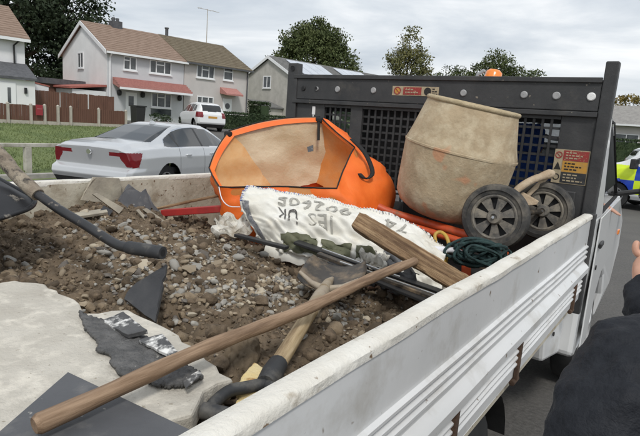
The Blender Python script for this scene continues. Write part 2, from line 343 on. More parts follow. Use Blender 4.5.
E1A = math.atan2(.985, .17)
def gable_house(name, label, loc, L, Dp, eave, ridge, wallm, roofm, over=.28, splits=None, gable=True):
    h = thing(name, label, 'house', loc, E1A)
    mid = Dp / 2
    w = MB(); w.add([(0, 0, -.6), (L, 0, -.6), (L, Dp, -.6), (0, Dp, -.6), (0, 0, eave), (L, 0, eave), (L, Dp, eave), (0, Dp, eave), (0, mid, ridge - .12), (L, mid, ridge - .12)],
                    [(0, 1, 5, 4), (1, 2, 6, 9, 5), (2, 3, 7, 6), (3, 0, 4, 8, 7), (4, 5, 9, 8), (6, 7, 8, 9)])
    part('wall', w, wallm, h)
    return h
def roof(h, x0, x1, Dp, eave, ridge, m, over=.3, name='roof', ov_x=.15):
    mid = Dp / 2; sl = (ridge - eave) / mid; t = .12; r = MB(); a = -over; b = Dp + over; za = eave - over * sl
    r.add([(x0 - ov_x, a, za), (x1 + ov_x, a, za), (x1 + ov_x, mid, ridge), (x0 - ov_x, mid, ridge), (x0 - ov_x, b, za), (x1 + ov_x, b, za),
           (x0 - ov_x, a, za + t), (x1 + ov_x, a, za + t), (x1 + ov_x, mid, ridge + t), (x0 - ov_x, mid, ridge + t), (x0 - ov_x, b, za + t), (x1 + ov_x, b, za + t)],
          [(0, 1, 2, 3), (3, 2, 5, 4), (6, 9, 8, 7), (9, 10, 11, 8), (0, 6, 7, 1), (4, 5, 11, 10), (0, 3, 9, 6), (3, 4, 10, 9), (1, 7, 8, 2), (2, 8, 11, 5)])
    # tile courses: thin steps across each slope
    for k in range(1, 14):
        f = k / 14; y = a + (mid - a) * f; z = za + t + (ridge - za) * f
        r.box((x0 - ov_x + .02, y - .03, z - .02), (x1 + ov_x - .02, y + .05, z + .013))
    return part(name, r, m, h)
# --- the semi-detached pair
FH = (-30.0, 16.92, .87)
h = gable_house('house', 'pale grey two storey house with brown roof and long red porch canopy', FH, 5.45, 7.9, 4.35, 6.25, 'render_grey', 'roof_brown')
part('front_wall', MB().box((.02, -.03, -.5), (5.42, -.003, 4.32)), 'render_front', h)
rf = roof(h, 0, 5.45, 7.9, 4.35, 6.3, 'roof_brown')
part('chimney', MB().box((1.9, 3.6, 5.9), (2.6, 4.3, 6.75)).lathe([(.11, 6.75), (.11, 7.0), (.08, 7.0)], Matrix.Translation((2.1, 3.95, 0)), 10).lathe([(.11, 6.75), (.11, 6.98), (.08, 6.98)], Matrix.Translation((2.4, 3.95, 0)), 10), 'roof_slate', rf)
for s in (0, 1):   # white barge boards on the gable, one per slope
    y0, y1 = ((-.3, 3.95), (8.2, 3.95))[s]
    part('barge_board', MB().prism([(-.17, y0, 4.05), (-.17, y1, 6.12), (-.17, y1, 6.38), (-.17, y0, 4.31)], (-.05, 0, 0)), 'upvc', h)
gt = part('gutter', MB().box((-.15, -.42, 4.12), (5.6, -.305, 4.25)), 'upvc', h)
part('drainpipe', MB().tube([(.16, -.36, 4.12), (.16, -.1, 3.9), (.16, -.1, -.3)], .05, 8), 'upvc', h)
window(h, 1.05, 1.95, 3.25, 4.12, -.03, (.5,), ((0, .7),)); window(h, 2.85, 4.45, 3.25, 4.12, -.03, (.3, .68), ((1, .68),))
window(h, 3.0, 4.5, 1.0, 1.98, -.03, (.3, .68), ((1, .7),)); part('panel', MB().box((3.0, -.06, .45), (4.5, -.032, .9)), 'window_glass', h)
window(h, 3.85, 4.85, 3.3, 4.35, 0, (.5,), axis='y', wall=0)
cn = part('canopy', MB().prism([(.35, -.04, 2.72), (.35, -1.15, 2.12), (.35, -1.15, 2.0), (.35, -.04, 2.3)], (5.15, 0, 0)), 'roof_pinkred', h)
for k in range(5): part('canopy_tile', MB().box((.33, -1.15 + k * .21, 2.13 + k * .113), (5.52, -.98 + k * .21, 2.17 + k * .113 + .08)), 'roof_pinkred', cn)
part('fascia', MB().box((.33, -1.2, 1.96), (5.52, -1.155, 2.1)), 'upvc', cn)
dr = part('door', MB().box((1.2, -.07, -.1), (1.98, -.031, 1.85)), 'upvc', h, bevel=.01)
part('pane', MB().box((1.4, -.085, .95), (1.75, -.072, 1.6)), 'window_glass', dr); part('handle', MB().box((1.85, -.11, .85), (1.9, -.072, 1.0)), 'chrome', dr)
for x_ in (.75, 2.35, 5.1): part('wall_lantern', MB().lathe([(.001, 1.55), (.13, 1.6), (.16, 1.75), (.13, 1.9), (.001, 1.95)], Matrix.Translation((x_, -.14, 0)), 10), 'black_plastic', h)
lt = part('side_porch', MB().prism([(-.02, -.02, 2.05), (-.02, 8.9, 2.2), (-2.3, 8.9, 1.95), (-2.3, -.02, 1.75)], (0, 0, .12)), 'roof_red', h)
part('porch_wall', MB().box((-2.1, .1, -.5), (-.02, 3.2, 1.74)), 'render_grey', lt)
for y_ in (4.6, 6.1, 8.3): part('porch_post', MB().box((-2.2, y_, -.5), (-2.1, y_ + .1, 1.85)), 'fence_post', lt)
part('shed_front', MB().box((-2.0, 3.3, -.5), (-1.9, 8.6, 1.2)), 'fence_brown', lt)

h2 = gable_house('house', 'pinkish two storey house joined to the grey one, mossy brown roof', (FH[0] + .17 * 5.5, FH[1] + .985 * 5.5, .87), 5.6, 7.9, 4.45, 6.25, 'render_pink', 'roof_moss')
part('front_wall', MB().box((.0, -.025, -.5), (5.58, -.003, 4.4)), 'render_pink', h2)
rf2 = roof(h2, .16, 5.6, 7.9, 4.4, 6.32, 'roof_moss')
part('aerial', MB().tube([(4.2, 3.95, 6.3), (4.2, 3.95, 9.0)], .03, 6).tube([(3.3, 3.95, 8.95), (5.3, 3.95, 8.95)], .018, 6).tube([(3.5, 3.7, 8.95), (3.5, 4.2, 8.95)], .012, 5).tube([(4.6, 3.7, 8.95), (4.6, 4.2, 8.95)], .012, 5), 'fence_post', rf2)
part('flue', MB().lathe([(.12, 6.2), (.12, 6.9), (.16, 6.92), (.16, 7.0), (.001, 7.02)], Matrix.Translation((.7, 3.95, 0)), 10), 'roof_slate', rf2)
part('gutter', MB().box((0, -.42, 4.2), (5.8, -.305, 4.32)), 'roof_slate', h2)
part('drainpipe', MB().tube([(5.45, -.09, 4.2), (5.45, -.09, -.3)], .05, 8), 'roof_slate', h2)
window(h2, .95, 2.45, 3.35, 4.25, -.025, (.3, .68), ((1, .66),)); window(h2, 3.25, 4.1, 3.4, 4.3, -.025, (), ((0, .7),))
window(h2, 1.05, 2.45, 1.05, 2.05, -.025, (.3, .68))
d2 = part('door', MB().box((3.3, -.06, 0.0), (4.1, -.027, 2.05)), 'upvc', h2, bevel=.01)
part('fanlight', MB().lathe([(.001, 0), (.22, 0), (.22, .02), (.001, .02)], frame((3.7, -.062, 1.5), (0, -1, 0)), 16), 'window_glass', d2)
part('canopy', MB().prism([(3.0, -.03, 2.85), (3.0, -.95, 2.4), (3.0, -.95, 2.28), (3.0, -.03, 2.4)], (1.5, 0, 0)), 'roof_pinkred', h2)
part('wall_lantern', MB().lathe([(.001, 2.0), (.13, 2.05), (.15, 2.2), (.001, 2.3)], Matrix.Translation((-.15 + .4, -.14, 0)), 10), 'black_plastic', h2)

# --- gable-end house with solar panels
h3 = gable_house('house', 'grey pebbledashed house with white barge boards and solar panels on the roof', (-27.7, 32.9, 1.0), 17, 6.8, 4.35, 6.0, 'render_dash', 'roof_grey')
rf3 = roof(h3, 0, 17, 6.8, 4.35, 6.05, 'roof_grey')
for s in (0, 1):
    y0, y1 = ((-.3, 3.4), (7.1, 3.4))[s]
    part('barge_board', MB().prism([(-.17, y0, 4.1), (-.17, y1, 5.9), (-.17, y1, 6.15), (-.17, y0, 4.35)], (-.05, 0, 0)), 'upvc', h3)
window(h3, 3.0, 4.1, 3.35, 4.4, 0, (.5,), axis='y', wall=0)
for k, (xa, xb) in enumerate(((1.5, 5.9), (7.6, 11.8))):
    n_ = 4
    for q in range(n_):
        x0_ = xa + (xb - xa) * q / n_; x1_ = xa + (xb - xa) * (q + 1) / n_ - .04; s_ = 1.70 / 3.4
        f = lambda x, y: (x, y, 4.35 + .17 + y * s_)
        pn = part('solar_panel', MB().prism([f(x0_, .3), f(x1_, .3), f(x1_, 2.9), f(x0_, 2.9)], (0, -.02, .05)), 'solar', rf3)
pc = part('lean_to', MB().box((-2.2, 1.2, -.5), (-.02, 2.9, 1.5)), 'render_dash', h3)
part('lean_to_roof', MB().prism([(-2.4, 1.0, 1.55), (-2.4, 3.1, 2.1), (-.02, 3.1, 2.1), (-.02, 1.0, 1.55)], (0, 0, .1)), 'roof_grey', pc)

# --- white house at the left edge
h4 = gable_house('house', 'white house at the left edge with slate lean-to roof', (-30.0 - .17 * 8, 10.5 - .985 * 8, .8), 9.3, 7.2, 4.3, 6.2, 'render_white', 'roof_brown')
rf4 = roof(h4, 0, 9.3, 7.2, 4.3, 6.2, 'roof_brown', ov_x=.2)
part('gutter', MB().box((-.1, -.42, 4.02), (9.5, -.305, 4.18)), 'upvc', h4)
part('drainpipe', MB().tube([(8.95, -.34, 4.05), (8.75, -.1, 3.8), (8.75, -.1, 2.4)], .05, 8), 'black_plastic', h4)
part('porch_roof', MB().prism([(6.2, -.02, 2.75), (9.35, -.02, 2.75), (9.35, -1.9, 1.95), (6.2, -1.9, 1.95)], (0, 0, .12)), 'roof_slate', h4)
part('porch_wall', MB().box((6.3, -1.7, -.5), (9.28, -.02, 1.94)), 'render_white', h4)
d4 = part('door', MB().box((7.6, -1.75, -.1), (8.35, -1.702, 1.75)), 'upvc', h4, bevel=.01); part('pane', MB().box((7.95, -1.765, .7), (8.1, -1.752, 1.5)), 'window_glass', d4)
part('wall_lantern', MB().box((8.75, -1.8, 1.25), (8.87, -1.702, 1.55)), 'black_plastic', h4)
gw = thing('garden_wall', 'white rendered outbuilding wall beside the white house', 'wall', (-30.0 + .17 * 1.35, 10.5 + .985 * 1.35, .8), E1A)
part('wall', MB().prism([(.02, .0, -.5), (1.15, 0, -.5), (1.15, 0, 1.75), (.02, 0, 1.95)], (0, .9, 0)), 'render_white', gw)
part('coping', MB().prism([(0, -.04, 1.955), (1.2, -.04, 1.755), (1.2, -.04, 1.82), (0, -.04, 2.02)], (0, .98, 0)), 'roof_red', gw)
sh = thing('shed', 'low green-grey shed roof between the two houses', 'shed', (-33.5, 14.2, .87), E1A)
part('wall', MB().box((0, 0, -.3), (2.8, 2, 2.0)), 'fence_brown', sh); part('roof', MB().box((-.2, -.2, 2.003), (3.0, 2.2, 2.35)), 'roof_slate', sh)

# --- brown boundary fence with concrete posts
def fence_z(y): return float(gz(-22.6)) - .02
fy = [2.0, 3.9, 5.8, 7.6, 8.55, 9.15, 9.75, 10.35, 11.75, 13.25]
fn = thing('garden_fence', 'brown close-boarded garden fence with pale concrete posts', 'fence', (-22.6, 2, fence_z(0)))
for k in range(len(fy)):
    part('post', MB().box((.0, fy[k] - 2.05, -.3), (.11, fy[k] - 1.95, .86)).lathe([(.001, .07), (.05, .04), (.08, 0)], Matrix.Translation((.055, fy[k] - 2, .86)), 4), 'fence_post', fn)
    if k < len(fy) - 1:
        a_, b_ = fy[k] - 1.945, fy[k + 1] - 2.055
        p_ = MB(); n_ = max(3, int((b_ - a_) / .105))
        for q in range(n_):
            y0 = a_ + (b_ - a_) * q / n_; y1 = a_ + (b_ - a_) * (q + 1) / n_ - .012; jx = random.uniform(0, .012)
            p_.box((.02 + jx, y0, .17), (.045 + jx, y1, .83 + random.uniform(-.01, .015)))
        pp = part('panel', p_, 'fence_brown', fn)
        part('gravel_board', MB().box((.015, a_, -.25), (.05, b_, .165)), 'fence_post', pp)
sg = thing('notice', 'small red notice fixed to the brown fence', 'sign', (-22.45, 8.85, fence_z(0) + .42))
part('board', MB().box((-.02, -.13, 0), (.01, .17, .45)), 'sign_red', sg); part('print', MB().box((.011, -.08, .26), (.014, .12, .29)), 'roof_pinkred', sg)
bf = thing('side_fence', 'taller brown fence panels behind the boundary fence', 'fence', (-29.3, 11.8, .85), E1A)
for k in range(3):
    p_ = MB()
    for q in range(14): p_.box((k * 1.6 + q * .11, random.uniform(0, .02), -.2), (k * 1.6 + q * .11 + .1, .04, 1.45 + random.uniform(-.02, .02)))
    part('panel', p_, 'fence_brown', bf)
wb = thing('wheeled_bin', 'black wheeled bin in front of the grey house', 'bin', (-24.3, 15.2, .84))
part('body', MB().add([(-.26, -.26, 0.05), (.26, -.26, 0.05), (.26, .26, 0.05), (-.26, .26, 0.05), (-.3, -.3, .95), (.3, -.3, .95), (.3, .3, .95), (-.3, .3, .95)], [(0, 3, 2, 1), (4, 5, 6, 7), (0, 1, 5, 4), (1, 2, 6, 5), (2, 3, 7, 6), (3, 0, 4, 7)]), 'bin_black', wb, bevel=.03)
part('lid', MB().box((-.33, -.33, .953), (.33, .36, 1.03)), 'bin_black', wb, bevel=.02)

# --- knee rail along the grass
kr = thing('knee_rail', 'low weathered timber knee rail along the grass verge', 'fence', (-11.05, -8, .1))
for y_ in np.arange(0, 22, 2.1):
    yy = float(y_) + .42
    part('post', MB().box((-.07, yy - .07, -.25), (.07, yy + .07, .55)), 'rail_timber', kr, bevel=.012)
    part('rail', MB().box((-.05, yy - 1.045, .553), (.05, yy + 1.045, .64)), 'rail_timber', kr, bevel=.012)

# ================================================================== TREES AND HEDGES
def leaf_mesh(name, pts, size, matname, parent, flat=False):
    n = len(pts); P = np.asarray(pts); a = RNG.normal(size=(n, 3)); a /= np.linalg.norm(a, axis=1)[:, None]
    b = RNG.normal(size=(n, 3)); b -= (b * a).sum(1)[:, None] * a; b /= np.linalg.norm(b, axis=1)[:, None]
    s = size * RNG.uniform(.6, 1.35, n)[:, None]
    q = np.empty((n, 4, 3)); q[:, 0] = P - a * s; q[:, 1] = P + b * s * .55; q[:, 2] = P + a * s; q[:, 3] = P - b * s * .55
    me = bpy.data.meshes.new(name); me.from_pydata(q.reshape(-1, 3).tolist(), [], np.arange(n * 4).reshape(-1, 4).tolist())
    return mesh_obj(name, me, parent, matname)
def crown_pts(blobs, nclump, per, sig, fill=.55):
    wts = np.array([b[3] * b[4] + b[4] * b[5] for b in blobs]); wts /= wts.sum(); out = []
    for k in RNG.choice(len(blobs), nclump, p=wts):
        cx, cy, cz, rx, ry, rz = blobs[k]; d = RNG.normal(size=3); d /= np.linalg.norm(d); rr = fill + (1 - fill) * RNG.random() ** .5
        c = np.array((cx, cy, cz)) + d * rr * np.array((rx, ry, rz)); s = sig * RNG.uniform(.6, 1.4)
        out.append(c + np.clip(RNG.normal(size=(per, 3)), -1.5, 1.5) * s * np.array((1, 1, .65)))
    return np.concatenate(out)
def tree(name, label, loc, blobs, trunk_r, nclump, per, sig, size, leafm, fill=.55, group='trees behind the houses'):
    t = thing(name, label, 'tree', loc, 0, group)
    m = MB(); top = max(b[2] for b in blobs); m.tube(spline([(0, 0, -.3), (.15, .1, top * .35), (-.1, .1, top * .7), (0, 0, top)], 8), [trunk_r * (1 - .11 * k) for k in range(8)], 8)
    for b in blobs:
        m.tube(spline([(0, 0, top * .3), (b[0] * .4, b[1] * .4, b[2] * .62), (b[0] * .9, b[1] * .9, b[2])], 5), [trunk_r * .45, trunk_r * .38, trunk_r * .3, trunk_r * .22, trunk_r * .12], 6)
        for q in range(5):
            d = V((random.gauss(0, 1), random.gauss(0, 1), random.gauss(.3, .8))).normalized(); e_ = V(b[:3]) + V((d.x * b[3], d.y * b[4], d.z * b[5])) * .8
            m.tube([V(b[:3]) * .9, (V(b[:3]) + e_) / 2, e_], [trunk_r * .14, trunk_r * .09, trunk_r * .04], 5)
    part('trunk', m, 'bark', t, smooth=60, fix=False)
    leaf_mesh('crown', crown_pts(blobs, nclump, per, sig, fill), size, leafm, t)
    return t
tree('broadleaf_tree', 'very tall dark tree behind the white house', (-44.6, 18.3, .9), [(0, 0, 10, 4.6, 4.6, 5), (-1, -5, 9, 4.5, 5, 5), (1, 3.6, 8, 3.6, 3.2, 4), (0, -2, 14, 4, 5, 3.5), (0, 3.0, 12.6, 3, 2.8, 3), (0, 1, 5, 4.5, 5, 3.5), (0, -6, 4, 4, 4, 3), (1, 4.5, 4.5, 3, 3, 3)], .5, 1500, 40, .5, .16, 'leaf_dark', .35)
tree('broadleaf_tree', 'big round-headed green tree behind the solar panel house', (-42.8, 55.5, .9), [(0, 0, 9.4, 3.9, 3.9, 3.9), (2.4, 2.0, 8.0, 3.0, 3.0, 3.0), (-2.6, -2.1, 7.4, 2.6, 2.6, 2.8), (0, 0, 12.0, 2.8, 2.8, 2.1), (1.6, 1.3, 11.2, 2.4, 2.4, 2.0), (0, 0, 5.6, 4.4, 4.4, 2.5), (-1.7, -1.4, 10.9, 2.2, 2.2, 2.0)], .5, 1100, 40, .42, .16, 'leaf_mid', .5)
tree('birch_tree', 'slim upright olive tree beside the big round one', (-26.6, 51.6, .9), [(0, 0, 9.6, 1.3, 1.3, 2.3), (.3, .4, 7.3, 2.2, 2.2, 2.4), (-.9, -.7, 8.3, 1.2, 1.2, 1.8), (1.4, 1.0, 6.6, 1.1, 1.1, 1.5), (0, 0, 5.0, 2.4, 2.4, 1.6), (.8, .5, 8.7, .9, .9, 1.5)], .25, 420, 24, .30, .12, 'leaf_olive', .35)
tree('sapling_tree', 'thin half-bare tree showing sky between its twigs', (-22.0, 52.5, .9), [(0, 0, 6.2, 1.6, 1.6, 1.4), (1.6, 1.2, 5.6, 1.5, 1.5, 1.2), (-.9, -.6, 5.4, 1, 1, 1), (3.2, 2.2, 5.4, 1.4, 1.4, 1.2)], .18, 190, 14, .30, .10, 'leaf_dark', .3)
tree('broadleaf_tree', 'dark bushy tree above the right half of the headboard', (-17.2, 53.5, .9), [(0, 0, 7.7, 1.6, 1.6, 1.8), (-1.0, -.6, 6.6, 1.5, 1.5, 1.7), (1.6, 1.0, 6.6, 1.5, 1.5, 1.4), (3.1, 2.0, 6.2, 1.5, 1.5, 1.4), (0, 0, 5.0, 3, 3, 1.6), (3.6, 2.3, 4.4, 2.2, 2.2, 1.4), (-2.8, -1.8, 5.9, 1.7, 1.7, 1.5), (-4.6, -3.0, 5.3, 1.5, 1.5, 1.5), (5.0, 3.2, 5.4, 1.5, 1.5, 1.3)], .28, 950, 30, .27, .11, 'leaf_mid', .35)
tree('autumn_tree', 'yellowing round tree above the bungalow roof', (-8.2, 92, .5), [(0, 0, 6.6, 2.8, 2.8, 2.4), (2.6, 0, 6.0, 2.4, 2.4, 2), (-2, 0, 5.4, 2, 2, 2)], .3, 160, 22, .4, .2, 'leaf_autumn', .5)
tree('broadleaf_tree', 'dark green tree right of the yellowing one', (-3.2, 98, .5), [(0, 0, 7.6, 3, 3, 2.3), (3.5, 0, 7, 3, 3, 2.5), (0, 0, 5, 3.5, 3.5, 2.5)], .35, 170, 22, .45, .22, 'leaf_mid', .5)
def hedge(name, label, a, b, hgt, wid, n, size, leafm='leaf_hedge', z=0):
    a = V((a[0], a[1], z)); b = V((b[0], b[1], z)); d = b - a; t = thing(name, label, 'hedge', a, math.atan2(d.y, d.x)); L = d.length
    m = MB(); m.box((.1, -wid * .38, -.1), (L - .1, wid * .38, hgt * .86)); part('core', m, leafm, t)
    P = np.c_[RNG.uniform(0, L, n), RNG.uniform(-.5, .5, n) * wid, RNG.uniform(0, 1, n) * hgt]
    k = RNG.random(n) < .45; P[k, 2] = hgt * (.93 + .09 * RNG.random(k.sum())); k2 = ~k; P[k2, 1] = np.sign(P[k2, 1]) * wid * (.42 + .10 * RNG.random(k2.sum()))
    P[:, 2] += .06 * fbm(P[:, 0] * .8, P[:, 0] * 0 + 3.)
    leaf_mesh('foliage', P, size, leafm, t); return t
hedge('hedge', 'clipped dark green hedge in front of the solar panel house', (-24.9, 21.6), (-22.5, 40.0), 1.15, 1.0, 11000, .07, z=.74)
hedge('hedge', 'dark tall shrub against the pebbledashed gable wall', (-28.6, 30.6), (-30.4, 30.9), 2.0, 1.1, 1500, .09, z=.95)
hedge('hedge', 'low hedge in front of the distant bungalow', (-14, 53.4), (20, 53.4), 2.05, 1.2, 9000, .10, z=.1)
for k, (x_, y_, r_) in enumerate(((-24.2, 16.4, .34), (-24.6, 17.4, .28), (-24.4, 18.6, .3))):
    s_ = thing('shrub', ('small rounded shrub beside the black wheeled bin', 'tiny shrub in the middle of the front border', 'shrub below the front window of the grey house')[k], 'shrub', (x_, y_, .84), 0, 'shrubs in the front border')
    leaf_mesh('foliage', crown_pts([(0, 0, r_, r_, r_, r_)], 40, 12, .08, .5), .05, 'leaf_hedge', s_); part('stem', MB().tube([(0, 0, -.1), (0, 0, r_)], .03, 6), 'bark', s_)

# --- distant bungalow on the right
bg = thing('bungalow', 'low beige bungalow with a pale roof beyond the police van', 'house', (-9, 58, .1), 0)
part('wall', MB().box((0, 0, -.3), (30, 8, 3.6)), 'render_pink', bg)
part('roof', MB().prism([(-.5, -.6, 3.45), (-.5, 4, 5.6), (-.5, 8.6, 3.45)], (31, 0, 0)), 'pavement', bg)
part('gutter', MB().box((-.5, -.72, 3.38), (30.5, -.61, 3.55)), 'upvc', bg)
for k in range(4): window(bg, 3 + k * 6, 5.2 + k * 6, 1.2, 2.6, 0, (.5,))

# ================================================================== CARS
def inpoly(px, py, poly):
    ins = np.zeros(px.shape, bool); n = len(poly)
    for i in range(n):
        x0, y0 = poly[i]; x1, y1 = poly[(i + 1) % n]
        c = ((y0 > py) != (y1 > py)) & (px < (x1 - x0) * (py - y0) / ((y1 - y0) if y1 != y0 else 1e-9) + x0); ins ^= c
    return ins
def gsm(a, k, ax):
    w = np.exp(-np.linspace(-2, 2, 2 * k + 1) ** 2); w /= w.sum(); p = [(0, 0)] * a.ndim; p[ax] = (k, k); b = np.pad(a, p, mode='edge')
    return sum(w[i] * np.take(b, range(i, i + a.shape[ax]), axis=ax) for i in range(2 * k + 1))
def car_surface(S, nu=240, nv=66):
    """rows of section points, x right, y forward from the rear bumper"""
    u = np.linspace(0, S['L'], nu); I = lambda k: np.interp(u, *np.array(S[k]).T)
    T = gsm(I('top'), 5, 0); T[0] = S['top'][0][1]; W = gsm(I('hw'), 5, 0); RW = gsm(I('rw'), 6, 0); B = np.minimum(gsm(I('belt'), 4, 0), T - .03); s = S['sill']
    K = np.zeros((nu, 8, 2))
    K[:, 0] = np.c_[W * .90, 0 * u + s]; K[:, 1] = np.c_[W * .975, 0 * u + s + .10]; K[:, 2] = np.c_[W, s + (B - s) * .48]; K[:, 3] = np.c_[W * .992, s + (B - s) * .80]
    K[:, 4] = np.c_[W * .945, B]; K[:, 5] = np.c_[np.minimum(RW, W * .93), np.maximum(B + .01, T - .075)]; K[:, 6] = np.c_[np.minimum(RW, W * .93) * .84, T - .016]; K[:, 7] = np.c_[0 * W, T]
    kv = np.array([0, .10, .24, .38, .48, .74, .84, 1.0]); vv = np.linspace(0, 1, nv); Q = np.zeros((nu, nv, 2))
    for i in range(nu):
        Q[i, :, 0] = np.interp(vv, kv, K[i, :, 0]); Q[i, :, 1] = np.interp(vv, kv, K[i, :, 1])
    Q = np.concatenate([Q[:, :1], gsm(Q, 3, 1)[:, 1:-1], Q[:, -1:]], 1)
    P = np.zeros((nu, 2 * nv - 1, 3))
    P[:, :nv, 0] = Q[:, :, 0]; P[:, nv:, 0] = -Q[:, ::-1, 0][:, 1:]; P[:, :nv, 2] = Q[:, :, 1]; P[:, nv:, 2] = Q[:, ::-1, 1][:, 1:]; P[:, :, 1] = u[:, None]
    rk = S.get('rake')       # ends lean: shift y by a function of z
    if rk: P[:, :, 1] += np.interp(u, [0, .6], [1, 0])[:, None] * np.interp(P[:, :, 2], *np.array(rk).T)
    return P
def build_car(name, label, loc, rotz, S, classify, mats, group=None, extra=None):
    c = thing(name, label, S.get('cat', 'car'), loc, rotz, group)
    P = car_surface(S, *S.get('res', (240, 66))); nu, nc = P.shape[:2]; verts = P.reshape(-1, 3)
    i, j = np.meshgrid(np.arange(nu - 1), np.arange(nc - 1), indexing='ij'); a = (i * nc + j).ravel()
    F = np.c_[a, a + 1, a + nc + 1, a + nc]
    caps = []
    for r_ in (0, nu - 1):
        for k in range((nc - 1) // 2):
            q = [r_ * nc + k, r_ * nc + k + 1, r_ * nc + nc - 2 - k, r_ * nc + nc - 1 - k]; caps.append(q)
    # split wide end caps into strips so that lamps can be cut from them
    vl = verts.tolist(); cf = []
    for q in caps:
        A, B, C_, D_ = [np.array(vl[x]) for x in q]; ns = S.get('capn', 40); idx = []
        for s in range(ns + 1):
            idx.append((len(vl), len(vl) + 1)); vl.append((A + (D_ - A) * s / ns).tolist()); vl.append((B + (C_ - B) * s / ns).tolist())
        for s in range(ns): cf.append([idx[s][0], idx[s][1], idx[s + 1][1], idx[s + 1][0]])
    F = np.concatenate([F, np.array(cf)]); Vv = np.array(vl); ctr = Vv[F].mean(1)
    e1_ = Vv[F[:, 2]] - Vv[F[:, 0]]; e2_ = Vv[F[:, 3]] - Vv[F[:, 1]]; N = np.cross(e1_, e2_); N /= np.linalg.norm(N, axis=1)[:, None] + 1e-9
    keys = np.array(['body'] * len(F), dtype=object); classify(ctr[:, 0], ctr[:, 1], ctr[:, 2], N, keys)
    for wy in S['wheels']:
        keys[((ctr[:, 1] - wy) ** 2 + (ctr[:, 2] - S['wr']) ** 2 < (S['wr'] + .055) ** 2) & (np.abs(ctr[:, 0]) > S['track'] - .28)] = 'cut'
    objs = {}
    for k in sorted(set(keys)):
        if k == 'cut': continue
        f = F[keys == k]; used, inv = np.unique(f, return_inverse=True); nm = k.split(':')[0]
        me = bpy.data.meshes.new(nm); me.from_pydata(Vv[used].tolist(), [], inv.reshape(f.shape).tolist())
        bm = bmesh.new(); bm.from_mesh(me); bmesh.ops.remove_doubles(bm, verts=bm.verts, dist=.0006); bmesh.ops.recalc_face_normals(bm, faces=bm.faces)
        bm.to_mesh(me); bm.free()
        # normals out of the body
        o = mesh_obj(nm, me, c, mats.get(nm, 'black_plastic'), smooth=40)
        if nm == 'body' or nm in S.get('solid', ()):
            pass
        objs[k] = o
    part('underbody', MB().box((-S['track'] + .1, .25, S['sill'] - .04), (S['track'] - .1, S['L'] - .25, S['sill'] + .12)), 'black_plastic', c)
    for wy in S['wheels']:
        part('wheel_well', MB().box((-S['track'] + .16, wy - S['wr'] - .07, S['sill'] + .125), (S['track'] - .16, wy + S['wr'] + .07, S['wr'] * 2 + .08)), 'bulkhead', c)
        for sd in (-1, 1):
            wheel(c, (sd * S['track'], wy, S['wr']), sd, S['wr'])
    if extra: extra(c, P)
    return c
def wheel(par, pos, sd, r, w=.2, rim='alloy'):
    m = frame(pos, (sd, 0, 0)); t = MB(); h = w / 2
    t.lathe([(r * .62, -h), (r * .92, -h), (r, -h * .75), (r, h * .35), (r * .92, h * .6 - .02), (r * .64, h * .6 - .02), (r * .62, h * .4)], m, 28)
    wo = part('wheel', t, 'tyre', par, smooth=50)
    q = MB().lathe([(r * .63, -h * .2), (r * .63, h * .5), (r * .58, h * .5), (r * .56, h * .1)], m, 24)
    for k in range(6):
        a = k * math.pi / 3; d = V((math.cos(a), math.sin(a), 0)); e_ = V((-math.sin(a), math.cos(a), 0))
        q.add([m @ (d * r * .08 + e_ * .05 + V((0, 0, h * .3))), m @ (d * r * .08 - e_ * .05 + V((0, 0, h * .3))), m @ (d * r * .6 - e_ * .035 + V((0, 0, h * .38))), m @ (d * r * .6 + e_ * .035 + V((0, 0, h * .38)))], [(0, 1, 2, 3)])
    q.lathe([(.001, h * .42), (r * .17, h * .36), (r * .17, h * .2)], m, 16); part('rim', q, rim, wo, smooth=40)
    part('brake_disc', MB().lathe([(.001, 0), (r * .55, 0)], m, 20), 'chassis', wo)

# --- silver saloon on the far side of the road
SAL = dict(L=4.92, res=(460, 120), capn=130, sill=.24, wr=.34, track=.80, wheels=(1.06, 4.0),
    top=[(0, .99), (.05, 1.045), (.22, 1.085), (.75, 1.125), (1.1, 1.245), (1.55, 1.385), (1.95, 1.445), (2.35, 1.462), (2.8, 1.44), (3.1, 1.36), (3.75, 1.075), (4.2, 1.0), (4.65, .90), (4.85, .76), (4.92, .62)],
    belt=[(0, .93), (.3, .985), (.9, 1.005), (2.5, .965), (3.8, .93), (4.92, .6)],
    hw=[(0, .80), (.08, .865), (.35, .915), (.9, .935), (3.8, .935), (4.5, .90), (4.8, .80), (4.92, .66)],
    rw=[(0, .72), (.6, .70), (1.2, .60), (2.0, .585), (2.9, .575), (3.7, .68), (4.92, .55)],
    rake=[(.24, .10), (.50, -.05), (.60, -.03), (.66, .07), (.95, .0), (1.0, -.01), (1.06, .03)])
